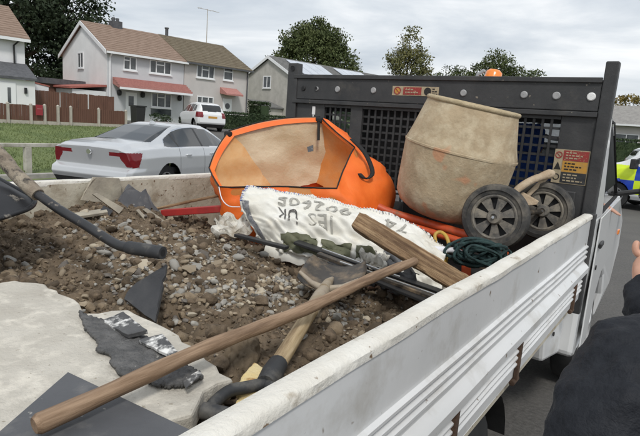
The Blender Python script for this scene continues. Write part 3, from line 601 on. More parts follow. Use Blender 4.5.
def sal_cls(x, u, z, N, K):
    ax = np.abs(x); upn = np.abs(N[:, 2]) ; side = ax > .56
    dlo = [(1.02, 1.035), (1.2, 1.16), (1.55, 1.30), (1.95, 1.368), (2.4, 1.378), (2.85, 1.345), (3.55, 1.03), (3.4, 1.0), (1.1, 1.02)]
    trim = inpoly(u, z, [(a + (a - 2.2) * .022, b + (b - 1.15) * .11) for a, b in dlo]) & side & (z > .98)
    K[trim] = 'window_trim'
    for n_, (a, b) in enumerate(((1.0, 1.42), (1.47, 2.28), (2.36, 3.6))):
        for s in (-1, 1):
            K[inpoly(u, z, dlo) & side & (u > a) & (u < b) & (np.sign(x) == s)] = 'side_window:%d%d' % (n_, s)
    for n_, (a, b) in enumerate(((1.42, 1.47), (2.28, 2.36))): 
        for s in (-1, 1): K[inpoly(u, z, dlo) & side & (u > a) & (u < b) & (np.sign(x) == s)] = 'window_pillar:%d%d' % (n_, s)
    top = (upn > .3) & (z > 1.1)
    K[top & (u > .68) & (u < 1.72) & (ax < np.interp(u, [.68, 1.72], [.66, .49]))] = 'rear_window'
    K[top & (u > 2.92) & (u < 3.72) & (ax < np.interp(u, [2.9, 3.7], [.50, .68]))] = 'windscreen'
    for s in (-1, 1):
        sg_ = np.sign(x) == s
        K[sg_ & (ax > .40) & (u < .04) & (z > .865) & (z < .925)] = 'tail_lamp:%d' % s
        K[sg_ & (ax > .62) & (u < np.interp(z, [.66, .78, .93], [.20, .24, .30])) & (z > np.interp(ax, [.62, .74], [.82, .68])) & (z < .935)] = 'tail_lamp:%d' % s
    K[(u < .5) & (z < .42)] = 'rear_bumper'
    for s in (-1, 1):
        for n_, ug in enumerate((1.42, 2.32)): K[(np.abs(u - ug) < .006) & (z < 1.0) & (z > .34) & side & (K == 'body') & (np.sign(x) == s)] = 'door_gap:%d%d' % (n_, s)
def sal_extra(c, P):
    for s in (-1, 1):
        for u_ in (1.62, 2.55): part('door_handle', MB().box((s * .93 - .014, u_, .845), (s * .93 + .02, u_ + .17, .875)), 'silver_paint', c, bevel=.008)
        part('door_mirror', MB().box((s * .99 - .1, 3.3, .98), (s * .99 + .1, 3.42, 1.12)), 'silver_paint', c, bevel=.03)
    part('roof_antenna', MB().add([(-.025, 1.70, 1.40), (.025, 1.70, 1.40), (.025, 1.88, 1.43), (-.025, 1.88, 1.43), (0, 1.71, 1.485), (0, 1.80, 1.475)], [(0, 1, 4), (1, 2, 5, 4), (2, 3, 5), (3, 0, 4, 5), (0, 3, 2, 1)]), 'silver_paint', c)
    part('badge', MB().lathe([(.001, .012), (.045, .012), (.05, 0)], frame((.0, -.02, .90), (0, -1, 0)), 20), 'chrome', c)
build_car('parked_car', 'silver saloon car parked beyond the truck bed', (-7.25, 2.18, 0), R(17.5), SAL, sal_cls,
          {'body': 'silver_paint', 'side_window': 'glass_dark', 'rear_window': 'glass_dark', 'windscreen': 'glass_dark', 'tail_lamp': 'lamp_red', 'window_trim': 'chrome', 'window_pillar': 'black_plastic'}, 'parked cars', sal_extra)

# --- white hatchback on the drive
HAT = dict(L=4.1, sill=.26, wr=.33, track=.74, wheels=(.75, 3.3),
    top=[(0, .95), (.08, 1.1), (.25, 1.42), (.5, 1.56), (1.3, 1.64), (2.2, 1.60), (2.6, 1.48), (3.2, 1.10), (3.7, 1.0), (4.0, .85), (4.1, .62)],
    belt=[(0, .95), (.4, 1.08), (2.2, 1.0), (3.2, .96), (4.1, .6)], hw=[(0, .74), (.15, .84), (.6, .88), (3.2, .88), (3.9, .78), (4.1, .6)],
    rw=[(0, .66), (.3, .60), (2.3, .58), (3.2, .66), (4.1, .5)], rake=[(.26, .12), (.5, -.03), (.9, .0), (1.1, .04)])
def hat_cls(x, u, z, N, K):
    ax = np.abs(x); side = ax > .58; dlo = [(.55, 1.14), (.75, 1.42), (1.3, 1.51), (2.1, 1.49), (2.5, 1.40), (3.0, 1.05), (1.0, 1.07)]
    for n_, (a, b) in enumerate(((.5, 1.05), (1.1, 1.75), (1.82, 3.1))):
        for s in (-1, 1): K[inpoly(u, z, dlo) & side & (u > a) & (u < b) & (np.sign(x) == s)] = 'side_window:%d%d' % (n_, s)
    K[(z > 1.12) & (z < 1.48) & (u < .45) & (ax < .55)] = 'rear_window'
    K[(N[:, 2] > .3) & (u > 2.45) & (u < 3.12) & (ax < .55) & (z > 1.1)] = 'windscreen'
    for s in (-1, 1): K[(np.sign(x) == s) & (ax > .55) & (u < .42) & (z > .78) & (z < 1.08)] = 'tail_lamp:%d' % s
    K[(u < .3) & (z < .42)] = 'rear_bumper'
def hat_extra(c, P): part('number_plate', MB().box((-.26, -.02, .74), (.26, -.0, .86)), 'sticker_yellow', c)
HM = {'body': 'white_car', 'side_window': 'glass_dark', 'rear_window': 'glass_dark', 'windscreen': 'glass_dark', 'tail_lamp': 'lamp_red'}
build_car('parked_car', 'small white hatchback parked on the drive of the grey house', (-21.2, 17.9, .70), R(68), HAT, hat_cls, HM, 'parked cars', hat_extra)
HM2 = dict(HM); HM2['body'] = 'pale_car'
build_car('parked_car', 'pale far-off car behind the police van', (-1.75, 30.5, 0), R(-70), HAT, hat_cls, HM2, 'parked cars', hat_extra)

# --- police van ahead of the truck
VAN = dict(L=4.9, cat='van', sill=.28, wr=.34, track=.82, wheels=(.95, 3.95),
    top=[(0, 1.2), (.06, 1.7), (.2, 1.86), (.8, 1.93), (2.7, 1.93), (3.1, 1.84), (3.9, 1.28), (4.5, 1.1), (4.8, .9), (4.9, .65)],
    belt=[(0, 1.1), (2.5, 1.12), (3.9, 1.06), (4.9, .6)], hw=[(0, .86), (.2, .92), (3.9, .93), (4.7, .82), (4.9, .65)], rw=[(0, .75), (.3, .76), (2.8, .74), (3.9, .74), (4.9, .5)])
def van_cls(x, u, z, N, K):
    ax = np.abs(x); side = ax > .70
    k_ = np.floor(u / .7).astype(int); band = side & (z > .42) & (z < 1.16)
    hi_ = z > .79
    sq = ((k_ + hi_) % 2 == 0)
    for s in (-1, 1):
        for kk in range(8):
            for hh in (0, 1):
                mk = band & (np.sign(x) == s) & (k_ == kk) & (hi_ == bool(hh)); K[mk] = ('yellow_square' if (kk + hh) % 2 == 0 else 'blue_square') + ':%d%d%d' % (s, kk, hh)
        K[(z > 1.22) & (z < 1.74) & side & (u > 2.4) & (u < np.interp(z, [1.2, 1.75], [3.75, 3.05])) & (np.sign(x) == s)] = 'side_window:a%d' % s
        K[(z > 1.22) & (z < 1.74) & side & (u > .5) & (u < 2.25) & (np.sign(x) == s)] = 'side_window:b%d' % s
    K[(N[:, 2] > .25) & (u > 3.12) & (u < 3.85) & (ax < .68) & (z > 1.25)] = 'windscreen'
def van_extra(c, P):
    for s in (-1, 1): part('door_mirror', MB().box((s * 1.06 - .11, 3.45, 1.08), (s * 1.06 + .11, 3.6, 1.34)), 'black_plastic', c, bevel=.03)
    part('light_bar', MB().box((-.6, 2.2, 1.95), (.6, 2.45, 2.06)), 'police_blue', c, bevel=.03)
VM = {'body': 'white_car', 'side_window': 'glass_dark', 'windscreen': 'glass_dark', 'yellow_square': 'hivis', 'blue_square': 'police_blue'}
build_car('police_van', 'police van with yellow and blue chequered side beyond the cab', (3.75, 12.9, 0), R(76), VAN, van_cls, VM, None, van_extra)

# ================================================================== THE TIPPER TRUCK
TK = thing('tipper_truck', 'white tipper truck with dark headboard and dirty load bed', 'truck', (0, 0, 0))
ZT, ZF, YR = 1.34, .90, -3.45          # board top, bed floor, tail end
bed = part('bed_floor', MB().box((-1.0, YR, ZF - .06), (1.0, -.06, ZF)), 'board_inner', TK)
part('chassis_rail', MB().box((-.45, YR + .1, .48), (-.33, 2.0, .72)).box((.33, YR + .1, .48), (.45, 2.0, .72)).box((-.9, -3.0, .70), (.9, -2.9, .838)).box((-.9, -1.0, .70), (.9, -.9, .838)).box((.80, YR + .05, .76), (.88, -.08, .838)).box((-.88, YR + .05, .76), (-.80, -.08, .838)), 'chassis', TK)
# --- drop sides: outer profile with pressed ribs
def side_profile():
    P = [(0, 0.0)]
    def rib(z0, z1, d): P.extend([(0, -z0), (d, -z0 - .005), (d, -z1 + .005), (0, -z1)])
    for z0 in (.140, .166, .192): rib(z0, z0 + .017, .010)
    P.extend([(0, -.228), (.014, -.238), (.026, -.252), (.026, -.278), (.014, -.292), (0, -.302)])
    for z0 in (.322, .345, .368): rib(z0, z0 + .015, .009)
    P.append((0, -.425)); return P
def drop_side(sgn, y0, y1):
    pr = side_profile(); xo = 1.022
    m = MB(); rows = []
    for y in np.linspace(y0, y1, 90):      # a used panel: pushed in and out by a millimetre or two
        rows.append([(sgn * (xo + d + .0045 * float(fbm(np.array(y * 2.6), np.array(z * 5.), 2)) * min(1, -z * 12)), float(y), ZT - .012 + z + .002 * float(fbm(np.array(y * 3.), np.array(7.), 2))) for d, z in pr])
    m.grid(rows)
    xi = xo - .032; zb = ZT - .012 - .425
    m.add([(sgn * xi, y0, ZT - .012), (sgn * xi, y1, ZT - .012), (sgn * xi, y1, zb), (sgn * xi, y0, zb), (sgn * xo, y0, ZT - .012), (sgn * xo, y1, ZT - .012), (sgn * xo, y1, zb), (sgn * xo, y0, zb)],
          [(2, 3, 7, 6), (0, 3, 7, 4), (1, 2, 6, 5), (0, 1, 5, 4)])
    s = part('side_board', m, 'white_paint', TK, smooth=30)
    part('inner_face', MB().box((sgn * (xi - .008), y0 + .002, zb), (sgn * (xi - .0015), y1 - .002, ZT - .014)), 'board_inner', s)
    # worn rounded capping, slightly wavy
    cp = MB(); ny = 120; prof = [(-.040, -.022), (-.040, -.004), (-.034, .002), (-.012, .003), (.000, 0), (.005, -.005), (.005, -.020)]
    G = []
    for k in range(ny):
        y = y0 + (y1 - y0) * k / (ny - 1); dz = .003 * (vnoise(np.array(y * 9.), np.array(2.)) - .5); dx = .003 * (vnoise(np.array(y * 7.), np.array(9.)) - .5)
        G.append([(sgn * (xo + a + dx), y, ZT + b + dz) for a, b in prof])
    cp.grid(G); part('capping', cp, 'worn_cream', s, smooth=45)
    return s, xo
for sgn in (1, -1):
    s, xo = drop_side(sgn, YR, -.075)
    for y_ in (-.27, -1.22, -1.79, -2.7):
        hg = MB().box((sgn * (xo + .001) if sgn > 0 else -xo - .015, y_ - .012, .895), (sgn * (xo + .015) if sgn > 0 else -xo - .001, y_ + .012, 1.03))
        hg.tube([(sgn * (xo + .004), y_ - .03, .890), (sgn * (xo + .004), y_ + .03, .890)], .011, 8)
        part('hinge', hg, 'rust', s, bevel=.003)
part('tailboard', MB().box((-1.0, YR - .04, ZF), (1.0, YR - .003, ZT)), 'white_paint', TK, bevel=.01)
part('corner_post', MB().box((.99, -.072, .82), (1.04, -.032, ZT + .005)), 'dark_steel', TK, bevel=.004)
part('corner_post', MB().box((-1.04, -.072, .82), (-.99, -.032, ZT + .005)), 'dark_steel', TK, bevel=.004)
# --- headboard: y from -.03 (load side) to +.03
HB = part('headboard', MB().box((-.97, -.022, 1.845), (.965, .028, 2.002)), 'dark_steel', TK, bevel=.006)
part('top_lip', MB().box((-.97, -.034, 1.985), (.965, -.0225, 2.011)), 'dark_steel', HB, bevel=.003)
part('ledge', MB().box((-.97, -.036, 1.818), (.965, -.0225, 1.843)), 'dark_steel', HB, bevel=.003)
part('post', MB().box((-1.028, -.03, .88), (-.942, .03, 2.088)), 'dark_steel', HB, bevel=.006)
part('post', MB().box((.966, -.03, .88), (1.025, .03, 2.088)), 'dark_steel', HB, bevel=.006)
part('post_bore', MB().lathe([(.001, 0), (.016, 0), (.018, .002)], frame((-.985, -.0335, 2.05), (0, -1, 0)), 16), 'bulkhead', HB)
MX = [(-.70, -.49), (-.40, .30), (.53, .80)]; mz0, mz1 = 1.24, 1.80
edges = [-.942] + [v for p in MX for v in p] + [.966]
for k in range(0, len(edges), 2):
    part('panel', MB().box((edges[k] + .0005, -.014, .93), (edges[k + 1], .012, 1.8435)), 'dark_steel', HB, bevel=.003)
for (a, b) in MX:
    part('lower_rail', MB().box((a + .001, -.013, .93), (b - .001, .011, mz0)), 'dark_steel', HB); part('upper_rail', MB().box((a + .001, -.013, mz1), (b - .001, .011, 1.8435)), 'dark_steel', HB)
    gm = MB(); n_ = max(1, round((b - a) / .046)); w_ = .0065
    for k in range(1, n_): x = a + (b - a) * k / n_; gm.box((x - w_, -.006, mz0), (x + w_, .000, mz1))
    nz = round((mz1 - mz0) / .046)
    for k in range(1, nz): z = mz0 + (mz1 - mz0) * k / nz; gm.box((a, .0005, z - w_), (b, .006, z + w_))
    part('mesh_grille', gm, 'mesh_steel', HB)
for x_, m_, r_ in ((-.885, 'bulkhead', .020), (-.77, 'cap_grey', .017), (-.60, 'cap_grey', .023), (-.325, 'cap_grey', .022), (.265, 'cap_grey', .022), (.60, 'cap_grey', .022), (.762, 'cap_grey', .023), (.925, 'cap_white', .024)):
    part('cap_disc', MB().lathe([(.001, .006), (r_ * .68, .006), (r_ * .86, .002), (r_ * .86, -.004)], frame((x_, -.0235, 1.918), (0, -1, 0)), 20), m_, HB, smooth=40)
part('cap_bore', MB().lathe([(.001, .0085), (.011, .0085)], frame((-.772, -.0235, 1.921), (0, -1, 0)), 16), 'bulkhead', HB)
part('latch_tag', MB().box((-.80, -.020, 1.745), (-.776, -.0145, 1.80)).box((-.793, -.020, 1.69), (-.785, -.0145, 1.744)), 'cap_white', HB)
# lower right channel seen under the warning label
part('stiffener', MB().box((.82, -.03, .93), (.925, -.0145, 1.44)), 'dark_steel', HB, bevel=.006)
# --- warning labels (worn print; the small wording is unreadable in the photograph)
def dashes(x0, x1, z0, z1, rows, y, wmin=.5):
    m = MB()
    for k in range(rows):
        z = z1 - (z1 - z0) * (k + .5) / rows; h_ = (z1 - z0) / rows * .22; x = x0; e_ = x0 + (x1 - x0) * random.uniform(wmin, 1)
        while x < e_ - .004:
            w_ = min(random.uniform(.008, .022), e_ - x); m.box((x, y - .0012, z - h_), (x + w_, y, z + h_)); x += w_ + .005
    return m
def ring(x, z, r, y, m_='ink', par=None, slash=True):
    q = MB().lathe([(r * .72, 0), (r * .72, .0014), (r, .0014), (r, 0)], frame((x, y, z), (0, -1, 0)), 20)
    if slash: q.prism([(x - r * .6, y - .001, z + r * .45), (x - r * .45, y - .001, z + r * .6), (x + r * .6, y - .001, z - r * .45), (x + r * .45, y - .001, z - r * .6)], (0, -.0006, 0))
    return part('pictogram', q, m_, par)
yl = -.0155
lb = part('warning_label', MB().box((.795, yl - .001, 1.475), (.962, yl, 1.65)), 'sticker_cream', HB); lb['label'] = 'red, yellow and black warning label'
part('red_field', MB().box((.838, yl - .0025, 1.594), (.958, yl - .0012, 1.646)), 'sticker_red', lb); part('yellow_field', MB().box((.838, yl - .0025, 1.536), (.958, yl - .0012, 1.592)), 'sticker_yellow', lb)
part('black_field', MB().box((.838, yl - .0025, 1.479), (.958, yl - .0012, 1.534)), 'sticker_black', lb)
part('print', dashes(.85, .948, 1.60, 1.642, 3, yl - .0027), 'sticker_cream', lb); part('print', dashes(.85, .948, 1.542, 1.588, 3, yl - .0027), 'ink', lb); part('print', dashes(.85, .948, 1.484, 1.53, 3, yl - .0027), 'sticker_cream', lb)
ring(.816, 1.62, .018, yl - .0012, 'sticker_red', lb)
part('pictogram', MB().prism([(.80, yl - .0012, 1.545), (.816, yl - .0012, 1.585), (.834, yl - .0012, 1.545)], (0, -.001, 0)), 'ink', lb); ring(.816, 1.507, .017, yl - .0012, 'ink', lb, False)
yl = -.0235
lb = part('warning_label', MB().box((-.19, yl - .001, 1.893), (.115, yl, 1.948)), 'sticker_cream', HB); lb['label'] = 'worn red warning label with round pictograms'
part('red_field', MB().box((-.115, yl - .0025, 1.898), (.005, yl - .0012, 1.943)), 'sticker_red', lb); part('print', dashes(-.10, -.005, 1.904, 1.938, 2, yl - .0027), 'sticker_cream', lb)
ring(-.155, 1.9205, .024, yl - .0012, 'sticker_red', lb); part('orange_disc', MB().lathe([(.001, .001), (.017, .001)], frame((-.155, yl - .0008, 1.9205), (0, -1, 0)), 16), 'sticker_yellow', lb)
part('pictogram', MB().lathe([(.001, .0012), (.023, .0012), (.023, 0)], frame((.045, yl - .0012, 1.9205), (0, -1, 0)), 16), 'ink', lb)
part('print', dashes(.075, .112, 1.90, 1.942, 3, yl - .0014), 'ink', lb)
# --- cab
def cab():
    prof = [(.10, .52), (.10, 1.30), (1.75, 1.30), (2.30, 1.06), (2.42, .80), (2.42, .42), (2.05, .36), (1.47, .36), (1.45, .56), (1.36, .72), (1.17, .80), (.98, .80), (.80, .72), (.70, .56), (.67, .40), (.5, .40), (.35, .42)]
    m = MB(); W_ = 1.015; n = len(prof)
    L_ = [(-W_ if z > .5 else -W_ + .03, y, z) for y, z in prof]; R_ = [(-x, y, z) for x, y, z in L_]
    m.add(L_ + R_, [tuple(range(n)), tuple(range(n, 2 * n))[::-1]] + [(k, (k + 1) % n, n + (k + 1) % n, n + k) for k in range(n)])
    c = part('cab', m, 'cab_paint', TK, bevel=.025)
    # roof shell
    rf = MB(); rows = []
    for (y, z, w_) in ((.11, 1.84, .84), (.16, 1.895, .83), (.5, 1.93, .83), (.9, 1.925, .83), (1.05, 1.89, .83), (1.10, 1.84, .84)):
        w_ += .11 - .06 * max(0, y - .4); rows.append([(-w_ - .04, y, z - .09), (-w_, y, z - .02), (-w_ * .6, y, z + .012), (0, y, z + .02), (w_ * .6, y, z + .012), (w_, y, z - .02), (w_ + .04, y, z - .09)])
    rf.grid(rows); o = part('roof', rf, 'cab_paint', c, smooth=60); md = o.modifiers.new('solid', 'SOLIDIFY'); md.thickness = .035
    for s in (-1, 1):
        part('rear_pillar', MB().prism([(s * 1.014, .103, 1.29), (s * 1.014, .40, 1.29), (s * .985, .37, 1.83), (s * .985, .112, 1.83)], (-s * .05, 0, 0)), 'cab_paint', c, bevel=.008)
        part('windscreen_pillar', MB().prism([(s * .98, 1.66, 1.302), (s * .98, 1.75, 1.302), (s * .92, 1.10, 1.84), (s * .92, 1.02, 1.84)], (-s * .06, 0, 0)), 'cab_paint', c, bevel=.008)
        dr_ = part('door', MB().prism([(s * 1.0155, .31, .50), (s * 1.0155, .62, .50), (s * 1.0155, .72, .76), (s * 1.0155, .92, .86), (s * 1.0155, 1.62, .86), (s * 1.0155, 1.62, 1.285), (s * 1.0155, .31, 1.285)], (s * .008, 0, 0)), 'cab_paint', c, bevel=.004)
        part('door_handle', MB().box((1.0235 if s > 0 else -1.04, .36, 1.10), (1.04 if s > 0 else -1.0235, .50, 1.13)), 'black_plastic', dr_, bevel=.006)
        part('door_lock', MB().lathe([(.001, .006), (.014, .006), (.014, 0)], frame((s * 1.0235, .40, .98), (s, 0, 0)), 12), 'black_plastic', dr_)
        zl = 1.31 if s < 0 else 1.40
        part('door_window', MB().prism([(s * (1.0 - (zl - 1.31) * .08), .40, zl), (s * .975, 1.64 - (zl - 1.31) * 1.1, zl), (s * .93, 1.08, 1.82), (s * .96, .36, 1.82)], (-s * .006, 0, 0)), 'glass_tint' if s > 0 else 'glass_clear', dr_)
        part('window_seal', MB().tube([(s * 1.0, .41, 1.30), (s * .985, 1.63, 1.30), (s * .93, 1.08, 1.83), (s * .96, .375, 1.83), (s * 1.0, .41, 1.30)], .014, 6), 'black_trim', dr_)
        mr = part('door_mirror', MB().box((s * 1.20 - .06, 1.60, 1.30), (s * 1.20 + .06, 1.68, 1.56)), 'black_plastic', c, bevel=.025)
        part('mirror_arm', MB().tube([(s * .95, 1.62, 1.31), (s * 1.15, 1.63, 1.36)], .02, 8), 'black_plastic', mr); part('mirror_glass', MB().box((s * 1.20 - .048, 1.594, 1.32), (s * 1.20 + .048, 1.5985, 1.54)), 'chrome', mr)
        part('headlamp', MB().prism([(s * .96, 2.36, .80), (s * .60, 2.44, .78), (s * .58, 2.40, 1.0), (s * .94, 2.30, 1.04)], (0, .03, .01)), 'glass_clear', c)
        part('front_wing_lamp', MB().box((1.0155 if s > 0 else -1.03, 2.0, .95), (1.03 if s > 0 else -1.0155, 2.08, .99)), 'amber', c, bevel=.006)
        wheel(c, (s * .90, 1.07, .345), s, .345, .21, 'cap_grey')
    part('windscreen', MB().add([(-.93, 1.71, 1.31), (.93, 1.71, 1.31), (.88, 1.07, 1.86), (-.88, 1.07, 1.86)], [(0, 1, 2, 3)]), 'glass_clear', c)
    bk = MB().box((-.95, .104, 1.302), (-.73, .13, 1.84)).box((-.47, .104, 1.302), (.50, .13, 1.84)).box((.86, .104, 1.302), (.93, .13, 1.84)).box((-.73, .1045, 1.302), (-.47, .1295, 1.40)).box((.50, .1045, 1.302), (.86, .1295, 1.36)).box((-.73, .1045, 1.78), (-.47, .1295, 1.84)).box((.50, .1045, 1.78), (.86, .1295, 1.84))
    part('bulkhead', bk, 'bulkhead', c); part('dashboard', MB().prism([(-.9, 1.35, 1.303), (-.9, 1.7, 1.303), (-.9, 1.66, 1.38), (-.9, 1.40, 1.36)], (1.8, 0, 0)), 'black_plastic', c)
    for x_ in (-.52, -.1, .52):
        st = part('seat', MB().box((x_ - .21, .32, 1.303), (x_ + .21, .45, 1.60)).box((x_ - .12, .35, 1.603), (x_ + .12, .43, 1.78)), 'blue_cloth' if x_ > .4 else 'black_plastic', c, bevel=.05)
    part('steering_wheel', MB().tube([(.52 + .19 * math.cos(a), 1.18 + .10 * math.sin(a), 1.40 + .15 * math.sin(a)) for a in np.linspace(0, 6.283, 21)], .016, 8), 'black_plastic', c)
    part('front_bumper', MB().box((-.97, 2.36, .34), (.97, 2.50, .62)), 'black_plastic', c, bevel=.04)
    part('grille', MB().box((-.5, 2.40, .70), (.5, 2.445, .94)), 'black_plastic', c, bevel=.02)
    return c
CAB = cab()
for o in [CAB] + list(CAB.children_recursive):       # the cab narrows towards its nose
    if 'wheel' in o.name and o.name.startswith('wheel') or (o.parent and o.parent.name.startswith('wheel')): continue
    for v in o.data.vertices: v.co.x *= 1 - .065 * min(1, max(0, (v.co.y - .35) / 1.6))
bc = part('beacon', MB().lathe([(.062, 0), (.06, .04), (.05, .125), (.03, .142), (.001, .145)], frame((.225, .52, 1.972), (.16, 0, 1)), 24), 'amber', TK, smooth=50)
part('beacon_base', MB().lathe([(.001, -.03), (.07, -.03), (.07, 0), (.001, .0)], frame((.225, .52, 1.972), (.16, 0, 1)), 24), 'black_plastic', bc); part('bracket', MB().box((.13, .44, 1.935), (.31, .60, 1.95)).tube([(.15, .5, 1.95), (.14, .47, 2.02), (.16, .46, 2.075), (.20, .46, 2.10)], .012, 8), 'cap_grey', bc)
# --- side locker and rear wheel under the bed
lk = part('side_locker', MB().prism([(.93, -.30, .835), (.93, -.22, .57), (.95, .098, .52), (.95, .098, .835)], (-.24, 0, 0)), 'white_paint', TK, bevel=.02)
part('keyhole', MB().lathe([(.001, .004), (.012, .004), (.012, 0)], frame((.942, -.12, .70), (1, -.1, .05)), 12), 'black_plastic', lk)
for s in (-1, 1):
    wheel(TK, (s * .80, -1.22, .36), s, .36, .36, 'cap_grey')
    part('mudguard', MB().grid([[(s * .62, -1.22 + .42 * math.cos(a), .36 + .42 * math.sin(a)), (s * .93, -1.22 + .42 * math.cos(a), .36 + .42 * math.sin(a))] for a in np.linspace(.2, 2.94, 14)]), 'black_plastic', TK, smooth=60)
part('fuel_tank', MB().box((-.95, -.7, .45), (-.6, -.1, .8)), 'black_plastic', TK, bevel=.04)

# ================================================================== THE LOAD: soil heap
CP = np.array([(-.98, -1.95, 1.17), (-1, -1.45, 1.215), (-1, -1.1, 1.09), (-.95, -.7, 1.0), (-.5, -2.2, 1.15), (-.55, -1.75, 1.20), (-.45, -1.3, 1.10), (0, -2.3, 1.15), (0, -1.8, 1.19), (-.1, -1.5, 1.14),
               (.3, -2.3, 1.13), (.3, -1.8, 1.16), (.3, -1.45, 1.09), (.6, -2.2, 1.125), (.65, -1.8, 1.11), (.6, -1.4, 1.04), (.95, -2.3, 1.08), (.95, -1.9, 1.08), (.95, -1.5, 1.01), (.9, -.9, .95), (.3, -.9, .97), (-.3, -.8, .97),
               (0, -.3, .93), (.9, -.3, .93), (-.9, -.2, .94), (0, -3.2, 1.1), (.9, -3.2, 1.08), (-.9, -3.2, 1.1), (.6, -2.7, 1.11), (-.2, -2.7, 1.12), (.4, -2.05, 1.14)])
def soil_base(x, y):
    x = np.asarray(x, float); y = np.asarray(y, float)
    d2 = (x[..., None] - CP[:, 0]) ** 2 + (y[..., None] - CP[:, 1]) ** 2; w = np.exp(-d2 / (2 * .17 ** 2)) + 1e-7
    return (w * CP[:, 2]).sum(-1) / w.sum(-1)
def soil_z(x, y):
    x = np.asarray(x, float); y = np.asarray(y, float)
    b = np.abs(fbm(x * 14 + 5, y * 14, 3)) * .11 + fbm(x * 5, y * 5 + 9, 3) * .075 + np.abs(fbm(x * 38, y * 38, 3)) * .05
    return soil_base(x, y) + b - .012
sx = np.linspace(-.976, .976, 190); sy = np.linspace(YR + .005, -.04, 320); GX, GY = np.meshgrid(sx, sy); GZ = soil_z(GX, GY); GZ = np.maximum(GZ, ZF - .02)
me = bpy.data.meshes.new('soil_heap'); nx_, ny_ = len(sx), len(sy); ii, jj = np.meshgrid(np.arange(ny_ - 1), np.arange(nx_ - 1), indexing='ij'); a = (ii * nx_ + jj).ravel()
me.from_pydata(np.c_[GX.ravel(), GY.ravel(), GZ.ravel()].tolist(), [], np.c_[a, a + 1, a + nx_ + 1, a + nx_].tolist())
so = mesh_obj('soil_heap', me, None, 'soil', smooth=180); so['kind'] = 'stuff'; so['label'] = 'brown heap of stony excavated soil filling the truck bed'; so['category'] = 'soil'

# rocks: a few hull prototypes, reused
def rock_proto(seed, flat=.7, n=22, rough=.12):
    r = np.random.default_rng(seed); q_ = np.arange(n) + .5; ph = np.arccos(1 - 2 * q_ / n); th = math.pi * (1 + 5 ** .5) * q_
    p = np.c_[np.cos(th) * np.sin(ph), np.sin(th) * np.sin(ph), np.cos(ph)] + r.normal(0, .14, (n, 3)); p /= np.linalg.norm(p, axis=1)[:, None]; p *= (1 + r.uniform(-rough, rough, n))[:, None]; p *= np.array((1, r.uniform(.65, .95), flat * r.uniform(.8, 1.1)))
    bm = bmesh.new(); [bm.verts.new(q) for q in p]; res = bmesh.ops.convex_hull(bm, input=bm.verts)
    bmesh.ops.delete(bm, geom=[v for v in bm.verts if not v.link_faces], context='VERTS'); bmesh.ops.triangulate(bm, faces=bm.faces); bm.verts.index_update()
    v = np.array([q.co[:] for q in bm.verts]); f = np.array([[q.index for q in fc.verts] for fc in bm.faces]); bm.free(); return v, f
def clod_proto(seed):
    r = np.random.default_rng(seed); bm = bmesh.new(); bmesh.ops.create_icosphere(bm, subdivisions=2, radius=1); bm.verts.index_update()
    v = np.array([q.co[:] for q in bm.verts]); f = np.array([[q.index for q in fc.verts] for fc in bm.faces]); bm.free()
    s = r.uniform(0, 50); d = 1 + 1.1 * fbm(v[:, 0] * 1.6 + s, v[:, 1] * 1.6 + v[:, 2] * 1.1, 3) + r.uniform(-.10, .10, len(v)); return v * d[:, None] * np.array((1, .85, .68)), f
CLO = [clod_proto(k) for k in range(10)]
PRO = [rock_proto(k, .55 + .05 * (k % 6), 22, .10) for k in range(8)] + [rock_proto(k, .5 + .06 * (k % 6), 13, .26) for k in range(8, 18)]
def zone(x, y):     # 0 earth .. 1 gravel: stones gather in the middle of the heap
    x = np.asarray(x); y = np.asarray(y)
    return np.clip(1.15 - ((x + .0) / .74) ** 2 - ((y + 1.66) / .46) ** 2, 0, 1)
def scatter(n, smin, smax, mats_g, mats_e, seed, pw=2.2, sink=.25, region=(-.96, .96, -2.75, -1.0), clod=False, protos=None):
    protos = protos or PRO
    r = np.random.default_rng(seed); Vs = []; Fs = []; Ms = []; o = 0
    x = r.uniform(region[0], region[1], n); y = r.uniform(region[2], region[3], n); z = soil_z(x, y); g_ = zone(x, y)
    cl_ = np.clip(.5 + 2.4 * fbm(x * 6 + 3, y * 6, 2), .12, 1.3); keep = r.random(n) < ((g_ * .95 + .16) * cl_ if not clod else (1.0 - .55 * g_) * (1.3 - .5 * cl_))
    for k in np.nonzero(keep)[0]:
        v, f = protos[r.integers(len(protos))]; s = smin + (smax - smin) * r.random() ** pw
        q = Quaternion((1, 0, 0), r.normal(0, .5)) @ Quaternion((0, 0, 1), r.uniform(0, 6.28)); M = np.array(q.to_matrix())
        w = (v * s) @ M.T + np.array((x[k], y[k], z[k] + s * (.5 - sink))); Vs.append(w); Fs.append(f + o); o += len(w)
        m = mats_g if r.random() < g_[k] * 1.2 + .1 else mats_e; Ms += [m[r.integers(len(m))]] * len(f)
    return np.concatenate(Vs), np.concatenate(Fs), Ms
def stuff(name, label, cat, data, mats):
    me = bpy.data.meshes.new(name); me.from_pydata(data[0].tolist(), [], data[1].tolist()); me.polygons.foreach_set('material_index', data[2])
    o = mesh_obj(name, me, None, mats, smooth=48); o['kind'] = 'stuff'; o['label'] = label; o['category'] = cat; return o
stuff('gravel', 'small loose gravel strewn over the soil heap', 'gravel', scatter(27000, .004, .0160, [1, 1, 1, 2, 0, 0, 3, 4], [0, 1, 4, 3, 5], 21, 2.2), ['stone_tan', 'stone_grey', 'stone_cream', 'stone_dark', 'clod_pale', 'clod'])
stuff('earth_crumbs', 'brown crumbs and clods of earth on the heap', 'soil', scatter(22000, .002, .008, [0, 0, 1], [0, 0, 0, 0, 1], 22, 2.0, .3, clod=True), ['clod', 'clod_pale'])
